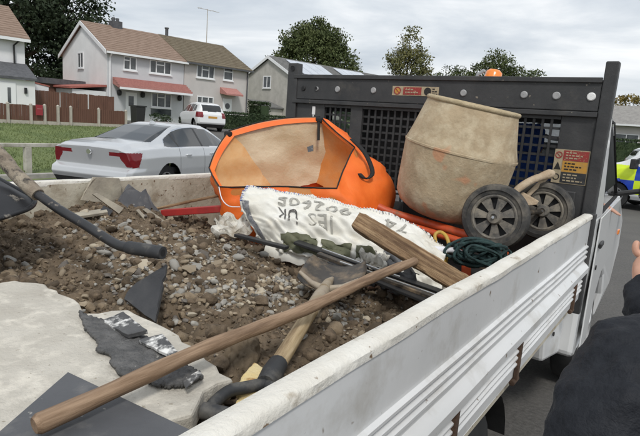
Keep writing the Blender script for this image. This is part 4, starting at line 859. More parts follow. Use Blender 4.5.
stuff('clods', 'rough lumps of damp earth along both sides of the heap', 'soil', scatter(1500, .008, .028, [0], [0, 0, 0, 1], 23, 2.2, .35, clod=True, protos=CLO), ['clod', 'clod_pale'])

# the largest stones and clods, one object each
KIND = {'stone_grey': ('stone', 'rounded grey stone lying loose on the brown soil heap', 'grey stones on the heap'), 'stone_tan': ('stone', 'tan brown stone lying loose on the soil heap', 'tan stones on the heap'),
        'stone_cream': ('stone', 'pale cream stone lying loose on the soil heap', 'cream stones on the heap'), 'stone_dark': ('stone', 'dark grey-brown stone half sunk in the soil heap', 'dark stones on the heap'),
        'clod_pale': ('earth_clod', 'pale clod of earth', 'earth clods on the heap'),
        'clod': ('earth_clod', 'dark brown clod of earth on the soil heap', 'earth clods on the heap')}
RME = {}
LOOK = {'stone_grey': 'grey stone', 'stone_tan': 'tan brown stone', 'stone_cream': 'pale cream stone', 'stone_dark': 'dark grey-brown stone', 'clod': 'dark brown clod of earth'}
LANDMARK = [(.24, -2.02, 'below the rubber grip of the barrow'), (-.05, -2.1, 'under the barrow handle tube'), (-.45, -2.1, 'in front of the overturned barrow'), (-.2, -1.42, 'at the left corner of the white sack'), (.12, -1.38, 'under the lettering of the sack'),
            (.36, -1.55, 'left of the shovel blade'), (.55, -1.75, 'beside the shovel neck'), (.85, -2.0, 'along the near side board'), (.85, -1.6, 'near the bright rod and side board'), (.55, -2.1, 'between the pole and the slab'),
            (.25, -1.8, 'in the middle of the heap'), (0., -1.75, 'left of the middle of the heap'), (-.3, -1.7, 'in the stony left of the heap'), (.1, -2.25, 'beside the black leaning slate'), (-.65, -1.4, 'below the pointed grey slate'), (-.75, -1.75, 'near the far side board'), (-.4, -1.3, 'in front of the red bar')]
def rock_mesh(k, m):
    if (k, m) not in RME:
        v, f = (CLO[k % len(CLO)] if m.startswith('clod') else PRO[k]); me = bpy.data.meshes.new('stone'); me.from_pydata(v.tolist(), [], f.tolist())
        me.materials.append(MATS[m])
        for p in me.polygons: p.use_smooth = True
        me.set_sharp_from_angle(angle=R(48)); RME[(k, m)] = me
    return RME[(k, m)]
def stone(x, y, s, m, seed, label=None, sink=.2, z=None):
    r = random.Random(seed); nm, lb_, gp = KIND[m]; o = bpy.data.objects.new(nm, rock_mesh(r.randrange(len(PRO)), m)); COL.objects.link(o)
    o.location = (x, y, (float(soil_z(np.array(x), np.array(y))) if z is None else z) + s * (.5 - sink)); o.rotation_euler = (r.gauss(0, .35), r.gauss(0, .35), r.uniform(0, 6.28)); o.scale = (s, s * r.uniform(.75, 1.1), s * r.uniform(.7, 1))
    if isinstance(label, tuple):
        lx, ly, ls = label; near = min(LANDMARK, key=lambda q: (q[0] - lx) ** 2 + (q[1] - ly) ** 2)[2]
        label = '%s %s %s' % ('big' if ls > .021 else ('medium' if ls > .0155 else 'small'), LOOK[m], near)
        tag(o, label, 'stone' if nm == 'stone' else 'earth', gp); return o
    return tag(o, label or lb_, 'stone' if nm == 'stone' else 'earth', gp if label is None else None)
for p_, s_, m_, lb_ in (((0.632, -2.139, 1.160), .055, 'clod_pale', 'large rough brown lump beside the wooden pole near the shovel grip'), ((0.614, -1.717, 1.120), .022, 'stone_grey', 'flat blue-grey stone between the pole and the side board'),
                        ((0.355, -2.047, 1.200), .015, 'stone_cream', 'small bright cream pebble left of the pole in the bare earth'), ((0.218, -2.005, 1.200), .018, 'stone_cream', 'pale oval pebble beside the dark leaning slate'),
                        ((0.055, -1.703, 1.200), .020, 'stone_cream', 'flat pale stone in front of the white sack'), ((0.275, -1.699, 1.180), .017, 'stone_cream', 'yellowish pebble below the left end of the sack'),
                        ((0.397, -1.807, 1.160), .030, 'stone_grey', 'big grey stone left of the shovel neck'), ((0.722, -2.327, 1.140), .022, 'stone_cream', 'pale chipped stone beside the concrete slab corner'),
                        ((-0.151, -2.135, 1.200), .019, 'stone_tan', 'rounded tan stone below the wheelbarrow handle')):
    stone(p_[0], p_[1], s_, m_, hash(lb_[:9]) % 97 if False else len(lb_), lb_)
for k, (px_, s_) in enumerate((((0.663, -2.298, 1.130), .024), ((0.692, -2.302, 1.130), .02), ((0.686, -2.276, 1.130), .026), ((0.683, -2.245, 1.130), .022), ((0.722, -2.342, 1.130), .02), ((0.687, -2.233, 1.140), .024), ((0.713, -2.294, 1.120), .02), ((0.694, -2.340, 1.130), .018), ((0.703, -2.258, 1.120), .019))):
    stone(px_[0], px_[1], s_, 'clod', 300 + k, (px_[0], px_[1], s_))
lump = [o for o in COL.objects if str(o.get('label', '')).startswith('large rough brown lump')][0]     # near and big: its own rough mesh
bm = bmesh.new(); bmesh.ops.create_icosphere(bm, subdivisions=5, radius=1); lme = bpy.data.meshes.new('earth_clod')
for v in bm.verts: v.co *= 1 + 1.0 * float(fbm(np.array(v.co.x * 1.3 + 4), np.array(v.co.y * 1.3 + v.co.z), 3)) - .55 * abs(float(fbm(np.array(v.co.x * 5 + v.co.z * 3), np.array(v.co.y * 5 + v.co.z * 2), 3)))
bm.to_mesh(lme); bm.free(); lme.materials.append(MATS['clod_pale']); lump.data = lme; lump.scale = (.060, .042, .034)
for p in lme.polygons: p.use_smooth = True
r_ = np.random.default_rng(5); cnt = 0
while cnt < 250:
    x = r_.uniform(-.9, .93); y = r_.uniform(-2.45, -1.25); g_ = float(zone(x, y))
    if x < .75 and y < -2.12 + .25 * x and x > .0: continue      # the concrete slab lies there
    if r_.random() > g_ + .30: continue
    m_ = r_.choice(['stone_grey', 'stone_tan', 'stone_cream', 'stone_dark', 'clod'], p=[.34, .32, .12, .12, .10] if g_ > .35 else [.10, .24, .06, .10, .50])
    s_ = .0125 + .016 * r_.random() ** 2.2 + (.007 if m_ == 'clod' else 0)
    stone(float(x), float(y), float(s_), str(m_), int(cnt * 7 + 1), (float(x), float(y), float(s_))); cnt += 1

# ------------------------------------------------------------------ slabs and slates
def ragged(poly, step=.03, jit=.006, seed=1):
    r = random.Random(seed); out = []
    for i in range(len(poly)):
        a = V(poly[i]); b = V(poly[(i + 1) % len(poly)]); n = max(1, int((b - a).length / step))
        for k in range(n):
            p = a.lerp(b, k / n); out.append(p + V((r.uniform(-jit, jit), r.uniform(-jit, jit), 0)) * (1 if k else .4))
    return out
sp = [(-0.011, -2.479, 1.200), (-0.099, -2.338, 1.200), (-0.092, -2.302, 1.200), (-0.008, -2.261, 1.200), (0.153, -2.268, 1.200), (0.259, -2.302, 1.200), (0.306, -2.211, 1.200), (0.443, -2.219, 1.200), (0.584, -2.243, 1.200), (0.751, -2.287, 1.200), (0.745, -2.351, 1.200), (0.788, -2.416, 1.200), (0.763, -2.483, 1.200), (0.705, -2.600, 1.200), (0.612, -2.685, 1.200)]
cs = tag(part('concrete_slab', MB().prism(ragged(sp, .03, .007, 3), (0, 0, -.045)), 'concrete', None, bevel=.006), 'large broken beige concrete slab lying on the heap', 'slab')
ap = [(0.253, -2.312, 1.200), (0.292, -2.314, 1.200), (0.365, -2.300, 1.200), (0.428, -2.302, 1.200), (0.492, -2.291, 1.200), (0.574, -2.302, 1.200), (0.645, -2.316, 1.200), (0.720, -2.328, 1.200), (0.723, -2.376, 1.200), (0.686, -2.412, 1.200), (0.620, -2.413, 1.200), (0.611, -2.433, 1.200), (0.562, -2.425, 1.200), (0.516, -2.398, 1.200), (0.480, -2.402, 1.200), (0.441, -2.379, 1.200), (0.367, -2.365, 1.200)]
# ridged patch: a small height field inside the outline
am = MB(); apx = np.array([p[0] for p in ap]); apy = np.array([p[1] for p in ap]); res = .004
gx = np.arange(apx.min(), apx.max(), res); gy = np.arange(apy.min(), apy.max(), res); QX, QY = np.meshgrid(gx, gy)
INS = inpoly(QX + .006 * (vnoise(QX * 80, QY * 80) - .5), QY + .006 * (vnoise(QX * 80 + 9, QY * 80) - .5), list(zip(apx, apy)))
HZ = 1.2015 + .008 + np.abs(fbm(QX * 55, QY * 95, 3)) * .016
vid = {}; av = []; af = []
for i in range(len(gy)):
    for j in range(len(gx)):
        if INS[i, j]: vid[(i, j)] = len(av); av.append((QX[i, j], QY[i, j], HZ[i, j]))
for (i, j) in vid:
    q = [(i, j), (i, j + 1), (i + 1, j + 1), (i + 1, j)]
    if all(k in vid for k in q): af.append([vid[k] for k in q])
am.add(av, af); o = part('adhesive_patch', am, 'adhesive', cs, smooth=60); o['label'] = 'dark ridged adhesive stuck on the slab'; md = o.modifiers.new('s', 'SOLIDIFY'); md.thickness = .007; md.offset = -1
def slate(name, label, pts, thick, m, group=None, rag=0, seed=1):
    P = [V(p) for p in pts]; n = V((0, 0, 0))
    for i in range(1, len(P) - 1): n += (P[i] - P[0]).cross(P[i + 1] - P[0])
    n.normalize(); n = n if n.z > 0 or abs(n.z) < .2 else -n; c = sum(P, V((0, 0, 0))) / len(P); P = [p - n * (p - c).dot(n) for p in P]
    if rag: P = ragged(P, .02, rag, seed)
    return tag(part(name, MB().prism(P, -n * thick), m, None, bevel=.0012), label, 'slate' if 'slate' in name else 'shard', group)
slate('roof_slate', 'large smooth dark grey slate at the bottom left corner', [(0.550, -2.502, 1.222), (0.876, -2.462, 1.215), (0.939, -2.628, 1.215), (0.676, -2.702, 1.222)], .010, 'slate_grey')
slate('roof_slate', 'small slate with white crust, nearest the top edge of the slab', [(0.352, -2.317, 1.213), (0.363, -2.264, 1.222), (0.510, -2.305, 1.235), (0.484, -2.334, 1.222)], .010, 'slate_crust', 'crusted slate pieces', .002, 5)
slate('roof_slate', 'crusted slate piece in the middle of the adhesive patch', [(0.510, -2.330, 1.222), (0.546, -2.291, 1.228), (0.647, -2.331, 1.236), (0.654, -2.344, 1.226)], .008, 'slate_crust', 'crusted slate pieces', .002, 6)
slate('foil_scrap', 'scrap of bright white foil under the wooden pole', [(0.723, -2.386, 1.225), (0.728, -2.349, 1.235), (0.741, -2.355, 1.232), (0.746, -2.396, 1.222)], .004, 'slate_crust', None, .002, 7)
slate('roof_slate', 'black slate leaning in the bare earth above the slab', [(0.374, -2.184, 1.180), (0.233, -2.171, 1.195), (0.219, -2.146, 1.225), (0.255, -2.053, 1.275)], .010, 'slate_dark', None, .003, 8)
slate('roof_slate', 'grey slate broken into two points against the far side board', [(-0.860, -1.478, 1.242), (-0.900, -1.378, 1.326), (-0.900, -1.325, 1.271), (-0.900, -1.280, 1.294), (-0.860, -1.262, 1.209), (-0.820, -1.215, 1.136), (-0.820, -1.381, 1.174)], .010, 'slate_grey', None, .003, 9)
slate('board_shard', 'long pale shard leaning left of the pointed grey slate', [(-0.800, -1.640, 1.301), (-0.800, -1.620, 1.305), (-0.740, -1.520, 1.235), (-0.740, -1.546, 1.209)], .012, 'shard_pale', 'pale shards by the far board')
slate('board_shard', 'pale flat strip lying behind the wheelbarrow handle', [(-0.740, -1.773, 1.236), (-0.740, -1.613, 1.243), (-0.700, -1.628, 1.233), (-0.700, -1.787, 1.226)], .012, 'shard_pale', 'pale shards by the far board')
slate('roof_slate', 'dark slate fragment behind the barrow handle', [(-0.720, -1.664, 1.228), (-0.740, -1.622, 1.258), (-0.720, -1.590, 1.230), (-0.700, -1.618, 1.218)], .010, 'slate_dark')
slate('board_shard', 'thin pale splinter, lower of two below the grey slate', [(-0.720, -1.469, 1.224), (-0.720, -1.452, 1.227), (-0.660, -1.387, 1.131), (-0.660, -1.410, 1.129)], .008, 'shard_pale', 'pale shards by the far board')
slate('board_shard', 'thin pale splinter, upper of two below the grey slate', [(-0.740, -1.421, 1.221), (-0.740, -1.392, 1.223), (-0.680, -1.249, 1.105), (-0.680, -1.286, 1.100)], .008, 'shard_pale', 'pale shards by the far board')
slate('roof_slate', 'half buried slate chip at the right end of the splinters', [(-0.640, -1.361, 1.117), (-0.660, -1.278, 1.144), (-0.640, -1.243, 1.107), (-0.620, -1.297, 1.092)], .010, 'slate_dark')
slate('board_shard', 'pale upright slab propped against the far board', [(-0.955, -1.613, 1.249), (-0.965, -1.545, 1.356), (-0.965, -1.404, 1.344), (-0.955, -1.387, 1.200)], .012, 'shard_pale', None, .003, 3)

# ------------------------------------------------------------------ long tools
def along(name, label, cat, a, b, build, m, x=None, smooth=40, bevel=0):
    """mesh built along local z from a to b, so that grain runs lengthwise"""
    a = V(a); b = V(b); mb = MB(); build(mb, (b - a).length); o = part(name, mb, m, None, smooth, bevel); o.matrix_basis = frame(a, b - a, x); return tag(o, label, cat)
def pole_b(mb, L):
    n = 40; pts = [(.004 * math.sin(k * .23), .003 * math.cos(k * .31), L * k / (n - 1)) for k in range(n)]
    rr = [.0152 + .0008 * math.sin(k * 1.3) for k in range(n)]; rr[0] = .012; rr[-1] = .013; pts[1] = (pts[1][0], pts[1][1], .007); pts[-2] = (pts[-2][0], pts[-2][1], L - .006); mb.tube(pts, rr, 16)
along('wooden_pole', 'long round wooden pole lying across the load', 'pole', (0.701, -2.636, 1.244), (0.684, -1.366, 1.258), pole_b, 'wood_pole', smooth=50)
def plank_b(mb, L):
    n = 26; G = []
    for k in range(n):
        z = L * k / (n - 1); q = .0015
        sec = [(-.034, -.022), (-.031, -.026), (.031, -.026), (.034, -.022), (.034, .021), (.030, .025), (-.030, .025), (-.034, .021)]
        sh = 1 if 0 < k < n - 1 else .9
        G.append([(x * sh + random.uniform(-q, q), y * sh + random.uniform(-q, q), z + (random.uniform(-.006, .006) if k in (0, n - 1) else 0)) for x, y in sec])
    for r_ in G: r_.append(r_[0])
    mb.grid(G); nn = len(mb.v); mb.f.append(tuple(range(0, 8))[::-1]); mb.m.append(0); mb.f.append(tuple(range(nn - 9, nn - 1))); mb.m.append(0)
pa, pb_ = V((0.444, -1.364, 1.356)), V((0.908, -1.302, 1.173))
along('timber_plank', 'short rough timber plank lying over the white sack', 'plank', pa, pb_, plank_b, 'wood_plank', x=(.50, .45, .50))
# --- shovel
sh_ = thing('shovel', 'wooden shovel with black plastic handle lying on the soil', 'shovel', (0.691, -2.108, 1.100))
A_, B_ = V((0.563, -1.727, 1.194)), V((0.767, -2.183, 1.182)); ax_ = (A_ - B_).normalized()
o = part('shaft', (lambda mb: (mb.tube([(0, 0, 0), (0, 0, (A_ - B_).length)], .0185, 14), mb)[1])(MB()), 'wood_shaft', sh_, smooth=50); o.matrix_parent_inverse = sh_.matrix_basis.inverted() @ frame(B_, ax_)
sidev = V((.80, .52, .0)); sidev = (sidev - ax_ * sidev.dot(ax_)).normalized(); nv_ = sidev.cross(ax_).normalized(); nv_ = nv_ if nv_.z > 0 else -nv_
part('handle_socket', MB().tube([B_ + ax_ * .035, B_ - ax_ * .01, B_ - ax_ * .055], [.0215, .0235, .020], 14), 'rubber_grip', sh_, smooth=50, world=True)
gr = []
hb = MB()
for s in (-1, 1):
    hb.tube(spline([B_ - ax_ * .05, B_ - ax_ * .075 + sidev * s * .03, B_ - ax_ * .10 + sidev * s * .058, B_ - ax_ * .145 + sidev * s * .068, B_ - ax_ * .175 + sidev * s * .066], 14), .0125, 10)
part('handle_fork', hb, 'rubber_grip', sh_, smooth=60, world=True); part('handle_grip', MB().tube([B_ - ax_ * .175 - sidev * .078, B_ - ax_ * .178, B_ - ax_ * .175 + sidev * .078], .0155, 12), 'rubber_grip', sh_, smooth=60, world=True)
part('neck', MB().tube([A_ - ax_ * .14, A_ - ax_ * .02, A_ + ax_ * .06], [.0215, .0225, .016], 14), 'socket_steel', sh_, smooth=60, world=True)
bl = MB(); G = []
for i in range(15):
    v = i / 14; row = []; hw = (.030 + .074 * min(1, (v / .22)) ** .6) * (1 - .12 * max(0, (v - .7) / .3) ** 2)
    for j in range(17):
        u_ = j / 8 - 1; dish = .032 * (u_ * u_) * min(1, v * 3) + .04 * (v - .35) ** 2
        row.append(A_ + ax_ * (.05 + .235 * v) + sidev * hw * u_ + nv_ * (dish - .012))
    G.append(row)
bl.grid(G); o = part('blade', bl, 'blade_dark', sh_, smooth=180, world=True); md = o.modifiers.new('s', 'SOLIDIFY'); md.thickness = .004
part('blade_strap', MB().tube([A_ + ax_ * .03 + nv_ * .006, A_ + ax_ * .09 + nv_ * .004, A_ + ax_ * .17 - nv_ * .004], [.017, .016, .006], 10), 'socket_steel', sh_, smooth=60, world=True)
for s in (-1, 1): part('blade_shoulder', MB().tube([A_ + ax_ * .04 + nv_ * .0, A_ + ax_ * .075 + sidev * s * .05 + nv_ * .004, A_ + ax_ * .10 + sidev * s * .095 + nv_ * .026], [.014, .009, .006], 8), 'socket_steel', sh_, smooth=60, world=True)

# --- overturned wheelbarrow at the left
wbw = thing('wheelbarrow', 'overturned black wheelbarrow with its muddy handle sticking out', 'wheelbarrow', (-.65, -2.35, 1.34))
wp = [(-0.803, -2.217, 1.695), (-0.531, -2.201, 1.575), (-0.424, -2.188, 1.522), (-0.343, -2.180, 1.469), (-0.232, -2.164, 1.413)]
hd = part('handle_tube', MB().tube(spline([(-0.240, -2.166, 1.418), (-0.131, -2.149, 1.380), (-0.033, -2.136, 1.355), (0.062, -2.125, 1.329), (0.124, -2.121, 1.317), (0.166, -2.111, 1.315)], 22), .0142, 14), 'barrow_tube', wbw, smooth=60, world=True)
mt = spline(wp, 18); part('muddy_sleeve', MB().tube(mt, [.020 + .004 * float(vnoise(np.array(k * .9), np.array(3.))) for k in range(18)], 14), 'muddy_tube', wbw, smooth=60, world=True)
g0, g1 = V((0.156, -2.114, 1.316)), V((0.278, -2.086, 1.320)); gm = MB(); gd = (g1 - g0)
gm.tube([g0, g0 + gd * .03] + [g0 + gd * (.06 + .9 * k / 20) for k in range(21)] + [g1], [.0145, .0175] + [.0178 + .0012 * (k % 2) for k in range(21)] + [.0175], 16)
part('rubber_grip', gm, 'rubber_grip', hd, smooth=35, world=True); part('grip_bore', MB().lathe([(.001, .0006), (.010, .0006)], frame(g1, gd), 16), 'bulkhead', hd, world=True)
C0 = V((-0.242, -2.141, 1.381)); d1 = V((-.35, -.92, -.12)).normalized(); d2 = V((-.97, -.1, .20)).normalized(); d1 = (d1 - d2 * d1.dot(d2)).normalized(); nzz = d1.cross(d2).normalized(); nzz = nzz if nzz.z > 0 else -nzz; L1, L2 = .62, .92
ctr_ = C0 + d1 * L1 / 2 + d2 * L2 / 2; rows = []
def rr_pt(s, a, b, rad):      # rounded rectangle
    k = int(s * 4) % 4; t = s * 4 - int(s * 4); cx, cy = ((1, 1), (-1, 1), (-1, -1), (1, -1))[k]; an = (k + t) * math.pi / 2
    return cx * (a - rad) + rad * math.cos(an), cy * (b - rad) + rad * math.sin(an)
for (sc, hz, rd) in ((.99, -.012, .07), (1.0, .0, .07), (.97, .006, .07), (.93, .016, .06), (.85, .035, .05), (.74, .05, .05), (.66, .055, .05), (.3, .056, .03), (.01, .056, .001)):
    row = []
    for k in range(48):
        x, y = rr_pt(k / 48, L1 / 2 * sc, L2 / 2 * sc, rd * min(1, sc)); row.append(ctr_ + d1 * x + d2 * y + nzz * hz)
    row.append(row[0]); rows.append(row)
tm = MB().grid(rows); o = part('tray', tm, 'tray', wbw, smooth=70, world=True); md = o.modifiers.new('s', 'SOLIDIFY'); md.thickness = .004
part('rim_bead', MB().tube([r for r in rows[1]], .008, 8, cap=False), 'tray', o, smooth=60)
o.children[0].matrix_parent_inverse = Matrix()
wcn = V((-1.668, -2.444, 1.792)); wm = frame(wcn, d1); part('wheel', MB().lathe([(.10, -.03), (.17, -.035), (.19, 0), (.17, .035), (.10, .03), (.09, 0)], wm, 24, closed=True), 'rubber', wbw, smooth=50, world=True)
part('frame_tube', MB().tube(spline([mt[0], mt[0].lerp(wcn, .5) + V((0, 0, .03)), wcn], 12), .014, 10), 'barrow_tube', wbw, smooth=60, world=True)

# ------------------------------------------------------------------ orange bag
mouth = [(-0.698, -1.037, 1.414), (-0.754, -0.846, 1.611), (-0.383, -0.497, 1.726), (-0.087, -0.569, 1.580), (0.025, -0.880, 1.393), (-0.477, -1.170, 1.349)]
bag = thing('builders_bag', 'orange fabric bag standing open with a dusty clear lining', 'bag', (-.25, -.65, .97))
Mo = [V(p) for p in mouth]; bc_ = sum(Mo, V((0, 0, 0))) / 6
shift = V((.17, .20, -.36)); base = [bc_ + (p - bc_) * .86 + shift for p in Mo]
bulge = {2: V((.03, .03, .02)), 3: V((.06, .03, .03)), 4: V((.03, -.02, .0)), 5: V((-.02, -.05, 0)), 0: V((-.04, 0, 0)), 1: V((0, .02, 0))}
def bag_ring(t, grow=0., n=10, inn=0.):
    K = []
    for i in range(6):
        b = Mo[i].lerp(base[i], t) + bulge[i] * (4 * t * (1 - t)) * 1.0; K.append(b + (b - (bc_ + shift * t)).normalized() * grow + (V((-.17, -.15, .0)) * t * inn if i in (2, 3, 4) else V((0, 0, 0))))
    out = []
    for i in range(6):
        a, b = K[i], K[(i + 1) % 6]
        for k in range(n):
            s = k / n; p = a.lerp(b, s); m_ = (bc_ + shift * t); out.append(p + (p - m_).normalized() * (.009 * math.sin(math.pi * s) * (1 if t > .08 else .35) + (({1: .040, 0: .012, 5: .0}.get(i, -.010)) * math.sin(math.pi * s) * max(0, 1 - t * 2))))
    return out
def wrinkle(p, amp, f=9): return p + V((0, -.3, 1)) * 0 + V((fbm(np.array(p.x * f), np.array(p.z * f)) * amp, fbm(np.array(p.y * f + 5), np.array(p.z * f)) * amp, fbm(np.array(p.x * f), np.array(p.y * f + 8)) * amp))
G = [[wrinkle(wrinkle(p, .06 if t > .05 else .012), .05 if t > .05 else 0, 22) for p in bag_ring(t, .042 * min(1, t * 3))] for t in np.linspace(0, 1, 16)]
for r_ in G: r_.append(r_[0])
ob = part('shell', MB().grid(G), 'orange_cloth', bag, smooth=180, world=True)
part('base', MB().add(G[-1][:-1] + [bc_ + shift], [(k, (k + 1) % 60, 60) for k in range(60)]), 'orange_cloth', bag, world=True)
# lining, a wall at a time: the far wall wears the dusty film, the ends show orange
for i, (nm, m_) in enumerate((('end_lining', 'film_orange'), ('film_lining', 'film'), ('end_lining', 'orange_inner'), ('end_lining', 'orange_inner'), ('front_lining', 'orange_inner'), ('end_lining', 'film_orange'))):
    g_ = []
    for t in np.linspace(.0, .97, 16):
        rg = bag_ring(t, -.006, 10, 1.); rg.append(rg[0]); g_.append([wrinkle(p, .05 * min(1, t * 5), 11) for p in rg[i * 10:i * 10 + 11]])
    part(nm, MB().grid(g_), m_, bag, smooth=180, world=True)
rim = bag_ring(0, .001); rim.append(rim[0])
part('rim_binding', MB().tube([wrinkle(p, .012) for p in rim], .0038, 8, cap=False), 'black_trim', bag, smooth=60, world=True)
hem = []
for t in (.0, .05):
    rg = bag_ring(t, -.004 - .10 * t); rg.append(rg[0]); hem.append([p + (bc_ - p).normalized() * .012 * (t > 0) for p in rg])
part('hem', MB().grid(hem), 'orange_cloth', bag, smooth=180, world=True)
for i in (1, 2): part('corner_patch', MB().box((-.024, -.014, -.022), (.024, .014, .012), Matrix.Translation(Mo[i] + V((.0, -.005, -.012)))), 'black_trim', bag, bevel=.01, world=True)
part('seam', MB().tube([Mo[1] + V((.01, -.02, -.05)), Mo[1] + V((.005, -.03, -.12))], .008, 6), 'black_trim', bag, world=True); part('seam', MB().tube([Mo[2] + V((.015, -.03, -.03)), Mo[2] + V((.03, -.04, -.13))], .008, 6), 'black_trim', bag, world=True)
part('patch', MB().prism([(-0.282, -0.735, 1.563), (-0.258, -0.715, 1.576), (-0.252, -0.718, 1.544), (-0.273, -0.734, 1.537)], (.0, .003, 0)), 'slate_grey', bag, world=True)
hs = spline([(-0.107, -0.574, 1.621), (-0.012, -0.595, 1.561), (0.049, -0.616, 1.494), (0.071, -0.636, 1.451), (0.050, -0.667, 1.430), (0.016, -0.674, 1.451)], 16); sm = MB()
sm.grid([[p + V((.0, 0, .0)), p + V((.012, -.004, .010))] for p in hs] if False else [[p - V((.010, .006, 0)), p + V((.010, .006, .004))] for p in hs])
o = part('carry_strap', sm, 'black_trim', bag, smooth=180, world=True); md = o.modifiers.new('s', 'SOLIDIFY'); md.thickness = .006
part('cord', MB().tube(spline([(-0.470, -1.177, 1.350), (-0.398, -1.223, 1.304), (-0.330, -1.242, 1.282), (-0.267, -1.234, 1.287)], 10), .0025, 6), 'stitch_pale', bag, world=True)

# ------------------------------------------------------------------ white woven sack with print
sk = thing('woven_sack', 'crumpled white woven sack with upside-down dark lettering', 'sack', (.1, -1.2, 1.05))
ctl = [[(-0.221, -1.250, 1.405), (-0.018, -1.184, 1.392), (0.199, -1.110, 1.373), (0.442, -1.020, 1.343), (0.648, -0.975, 1.232)],
       [(-0.166, -1.332, 1.307), (0.062, -1.286, 1.295), (0.282, -1.222, 1.280), (0.501, -1.148, 1.253), (0.674, -1.077, 1.193)],
       [(-0.030, -1.338, 1.186), (0.141, -1.345, 1.174), (0.363, -1.291, 1.163), (0.576, -1.234, 1.130), (0.716, -1.164, 1.118)]]
NU, NV = 110, 46
cols = [spline(r_, NU) for r_ in ctl]; SG = np.zeros((NV, NU, 3))
for j in range(NU):
    c_ = spline([cols[0][j], cols[1][j], cols[2][j]], NV)
    for i in range(NV): SG[i, j] = c_[i]
uu, vv_ = np.meshgrid(np.linspace(0, 1, NU), np.linspace(0, 1, NV))
nrm = np.array((.35, -.62, .70)); wr = fbm(uu * 8 + vv_ * 4, vv_ * 3, 3) * .075 - np.abs(fbm(uu * 15 - vv_ * 8, vv_ * 6 + 4, 2)) * .07 * (.25 + vv_) + fbm(uu * 40, vv_ * 22, 2) * .010 + .018 * np.sin(vv_ * 3.14)
SG += wr[..., None] * nrm
def sack_pt(u_, v, off=0.0):
    x = np.clip(u_, 0, 1) * (NU - 1); y = np.clip(v, 0, 1) * (NV - 1); i = int(min(y, NV - 1.001)); j = int(min(x, NU - 1.001)); a, b = y - i, x - j
    p = SG[i, j] * (1 - a) * (1 - b) + SG[i, j + 1] * (1 - a) * b + SG[i + 1, j] * a * (1 - b) + SG[i + 1, j + 1] * a * b
    n = np.cross(SG[i, j + 1] - SG[i, j], SG[i + 1, j] - SG[i, j]); n /= np.linalg.norm(n); n = n if n @ nrm > 0 else -n
    return V(p + n * off)
o = part('cloth', MB().grid([[tuple(p) for p in row] for row in SG]), 'woven_white', sk, smooth=180, world=True); md = o.modifiers.new('s', 'SOLIDIFY'); md.thickness = .012; md.offset = -1 if o.data.polygons[0].normal.dot(V(nrm)) > 0 else 1
# the filled body of the sack below the lettering
bodyg = []
for k in range(13):
    a = k / 12 * math.pi * 1.15 - .3
    bodyg.append([sack_pt(u_, .80, 0) + V((0, .07, -.06)) + V((0, -.075 * math.cos(a), .055 * math.sin(a) - .03)) for u_ in np.linspace(.10, .97, 40)])
part('fill', MB().grid(bodyg), 'woven_white', sk, smooth=180, world=True)
def sack_poly(name, pts, m_, off=.007, sub=14):
    """a print outline in cloth coordinates, laid over the cloth as a thin grid"""
    (u0, v0), (u1, v1), (u2, v2), (u3, v3) = pts; g_ = []
    for i in range(sub + 1):
        a = i / sub; g_.append([sack_pt((u0 + (u1 - u0) * b) * (1 - a) + (u3 + (u2 - u3) * b) * a, (v0 + (v1 - v0) * b) * (1 - a) + (v3 + (v2 - v3) * b) * a, off) for b in np.linspace(0, 1, sub + 1)])
    return part(name, MB().grid(g_), m_, sk, smooth=180, world=True)
sack_poly('olive_print', [(.20, .76), (.385, .70), (.38, .96), (.20, .98)], 'olive_print'); sack_poly('olive_print', [(.405, .72), (.545, .70), (.53, .94), (.40, .94)], 'olive_print')
sack_poly('olive_print', [(.57, .70), (.65, .74), (.61, .98), (.55, .94)], 'olive_print'); sack_poly('olive_print', [(.69, .66), (.78, .66), (.74, .9), (.68, .9)], 'slate_grey')
sack_poly('edge_strap', [(.012, .42), (.048, .40), (.06, .98), (.022, .98)], 'strap_grey', .004, 10)
def sack_text(txt, u_start, v_base, h_, w_, m_):
    """lettering turned half round: it reads right to left in the photograph"""
    cu = bpy.data.curves.new('t', 'FONT'); cu.body = txt; cu.size = 1; cu.resolution_u = 3; to = bpy.data.objects.new('t', cu); COL.objects.link(to); bpy.context.view_layer.update()
    me = bpy.data.meshes.new_from_object(to.evaluated_get(bpy.context.evaluated_depsgraph_get())); COL.objects.unlink(to); bpy.data.objects.remove(to)
    bm = bmesh.new(); bm.from_mesh(me); bmesh.ops.triangulate(bm, faces=bm.faces); bmesh.ops.subdivide_edges(bm, edges=[e_ for e_ in bm.edges if e_.calc_length() > .18], cuts=2, use_grid_fill=False)
    W_ = max(v.co.x for v in bm.verts)
    for v in bm.verts: v.co = sack_pt(u_start - v.co.x / W_ * w_, v_base + v.co.y * h_, .0045)
    bm.to_mesh(me); bm.free(); me.name = 'lettering'; return mesh_obj('lettering', me, sk, m_, world=True)
sack_text('UK', .305, .385, .30, .11, 'bold_ink'); sack_text('IES', .475, .385, .27, .125, 'faded_ink'); sack_text('902605', .555, .135, .26, .36, 'faded_ink'); sack_text('74', .80, .15, .26, .11, 'faded_ink')
for k in range(78):
    u_ = .004 + k / 78 * .99; m_ = 'stitch_blue' if u_ < .30 else ('stitch_pale' if u_ < .66 else 'stitch_dark')
    if k % 1 == 0: part('stitch', MB().tube([sack_pt(u_, .002, .002), sack_pt(u_ + .002, .045, .006)], .0018, 5), m_ if k % 2 else 'stitch_pale', sk, world=True)
for k in range(16): part('stitch', MB().tube([sack_pt(.001, .03 + k * .025, .002), sack_pt(.016, .035 + k * .025, .006)], .0018, 5), 'stitch_blue' if k % 2 else 'stitch_pale', sk, world=True)

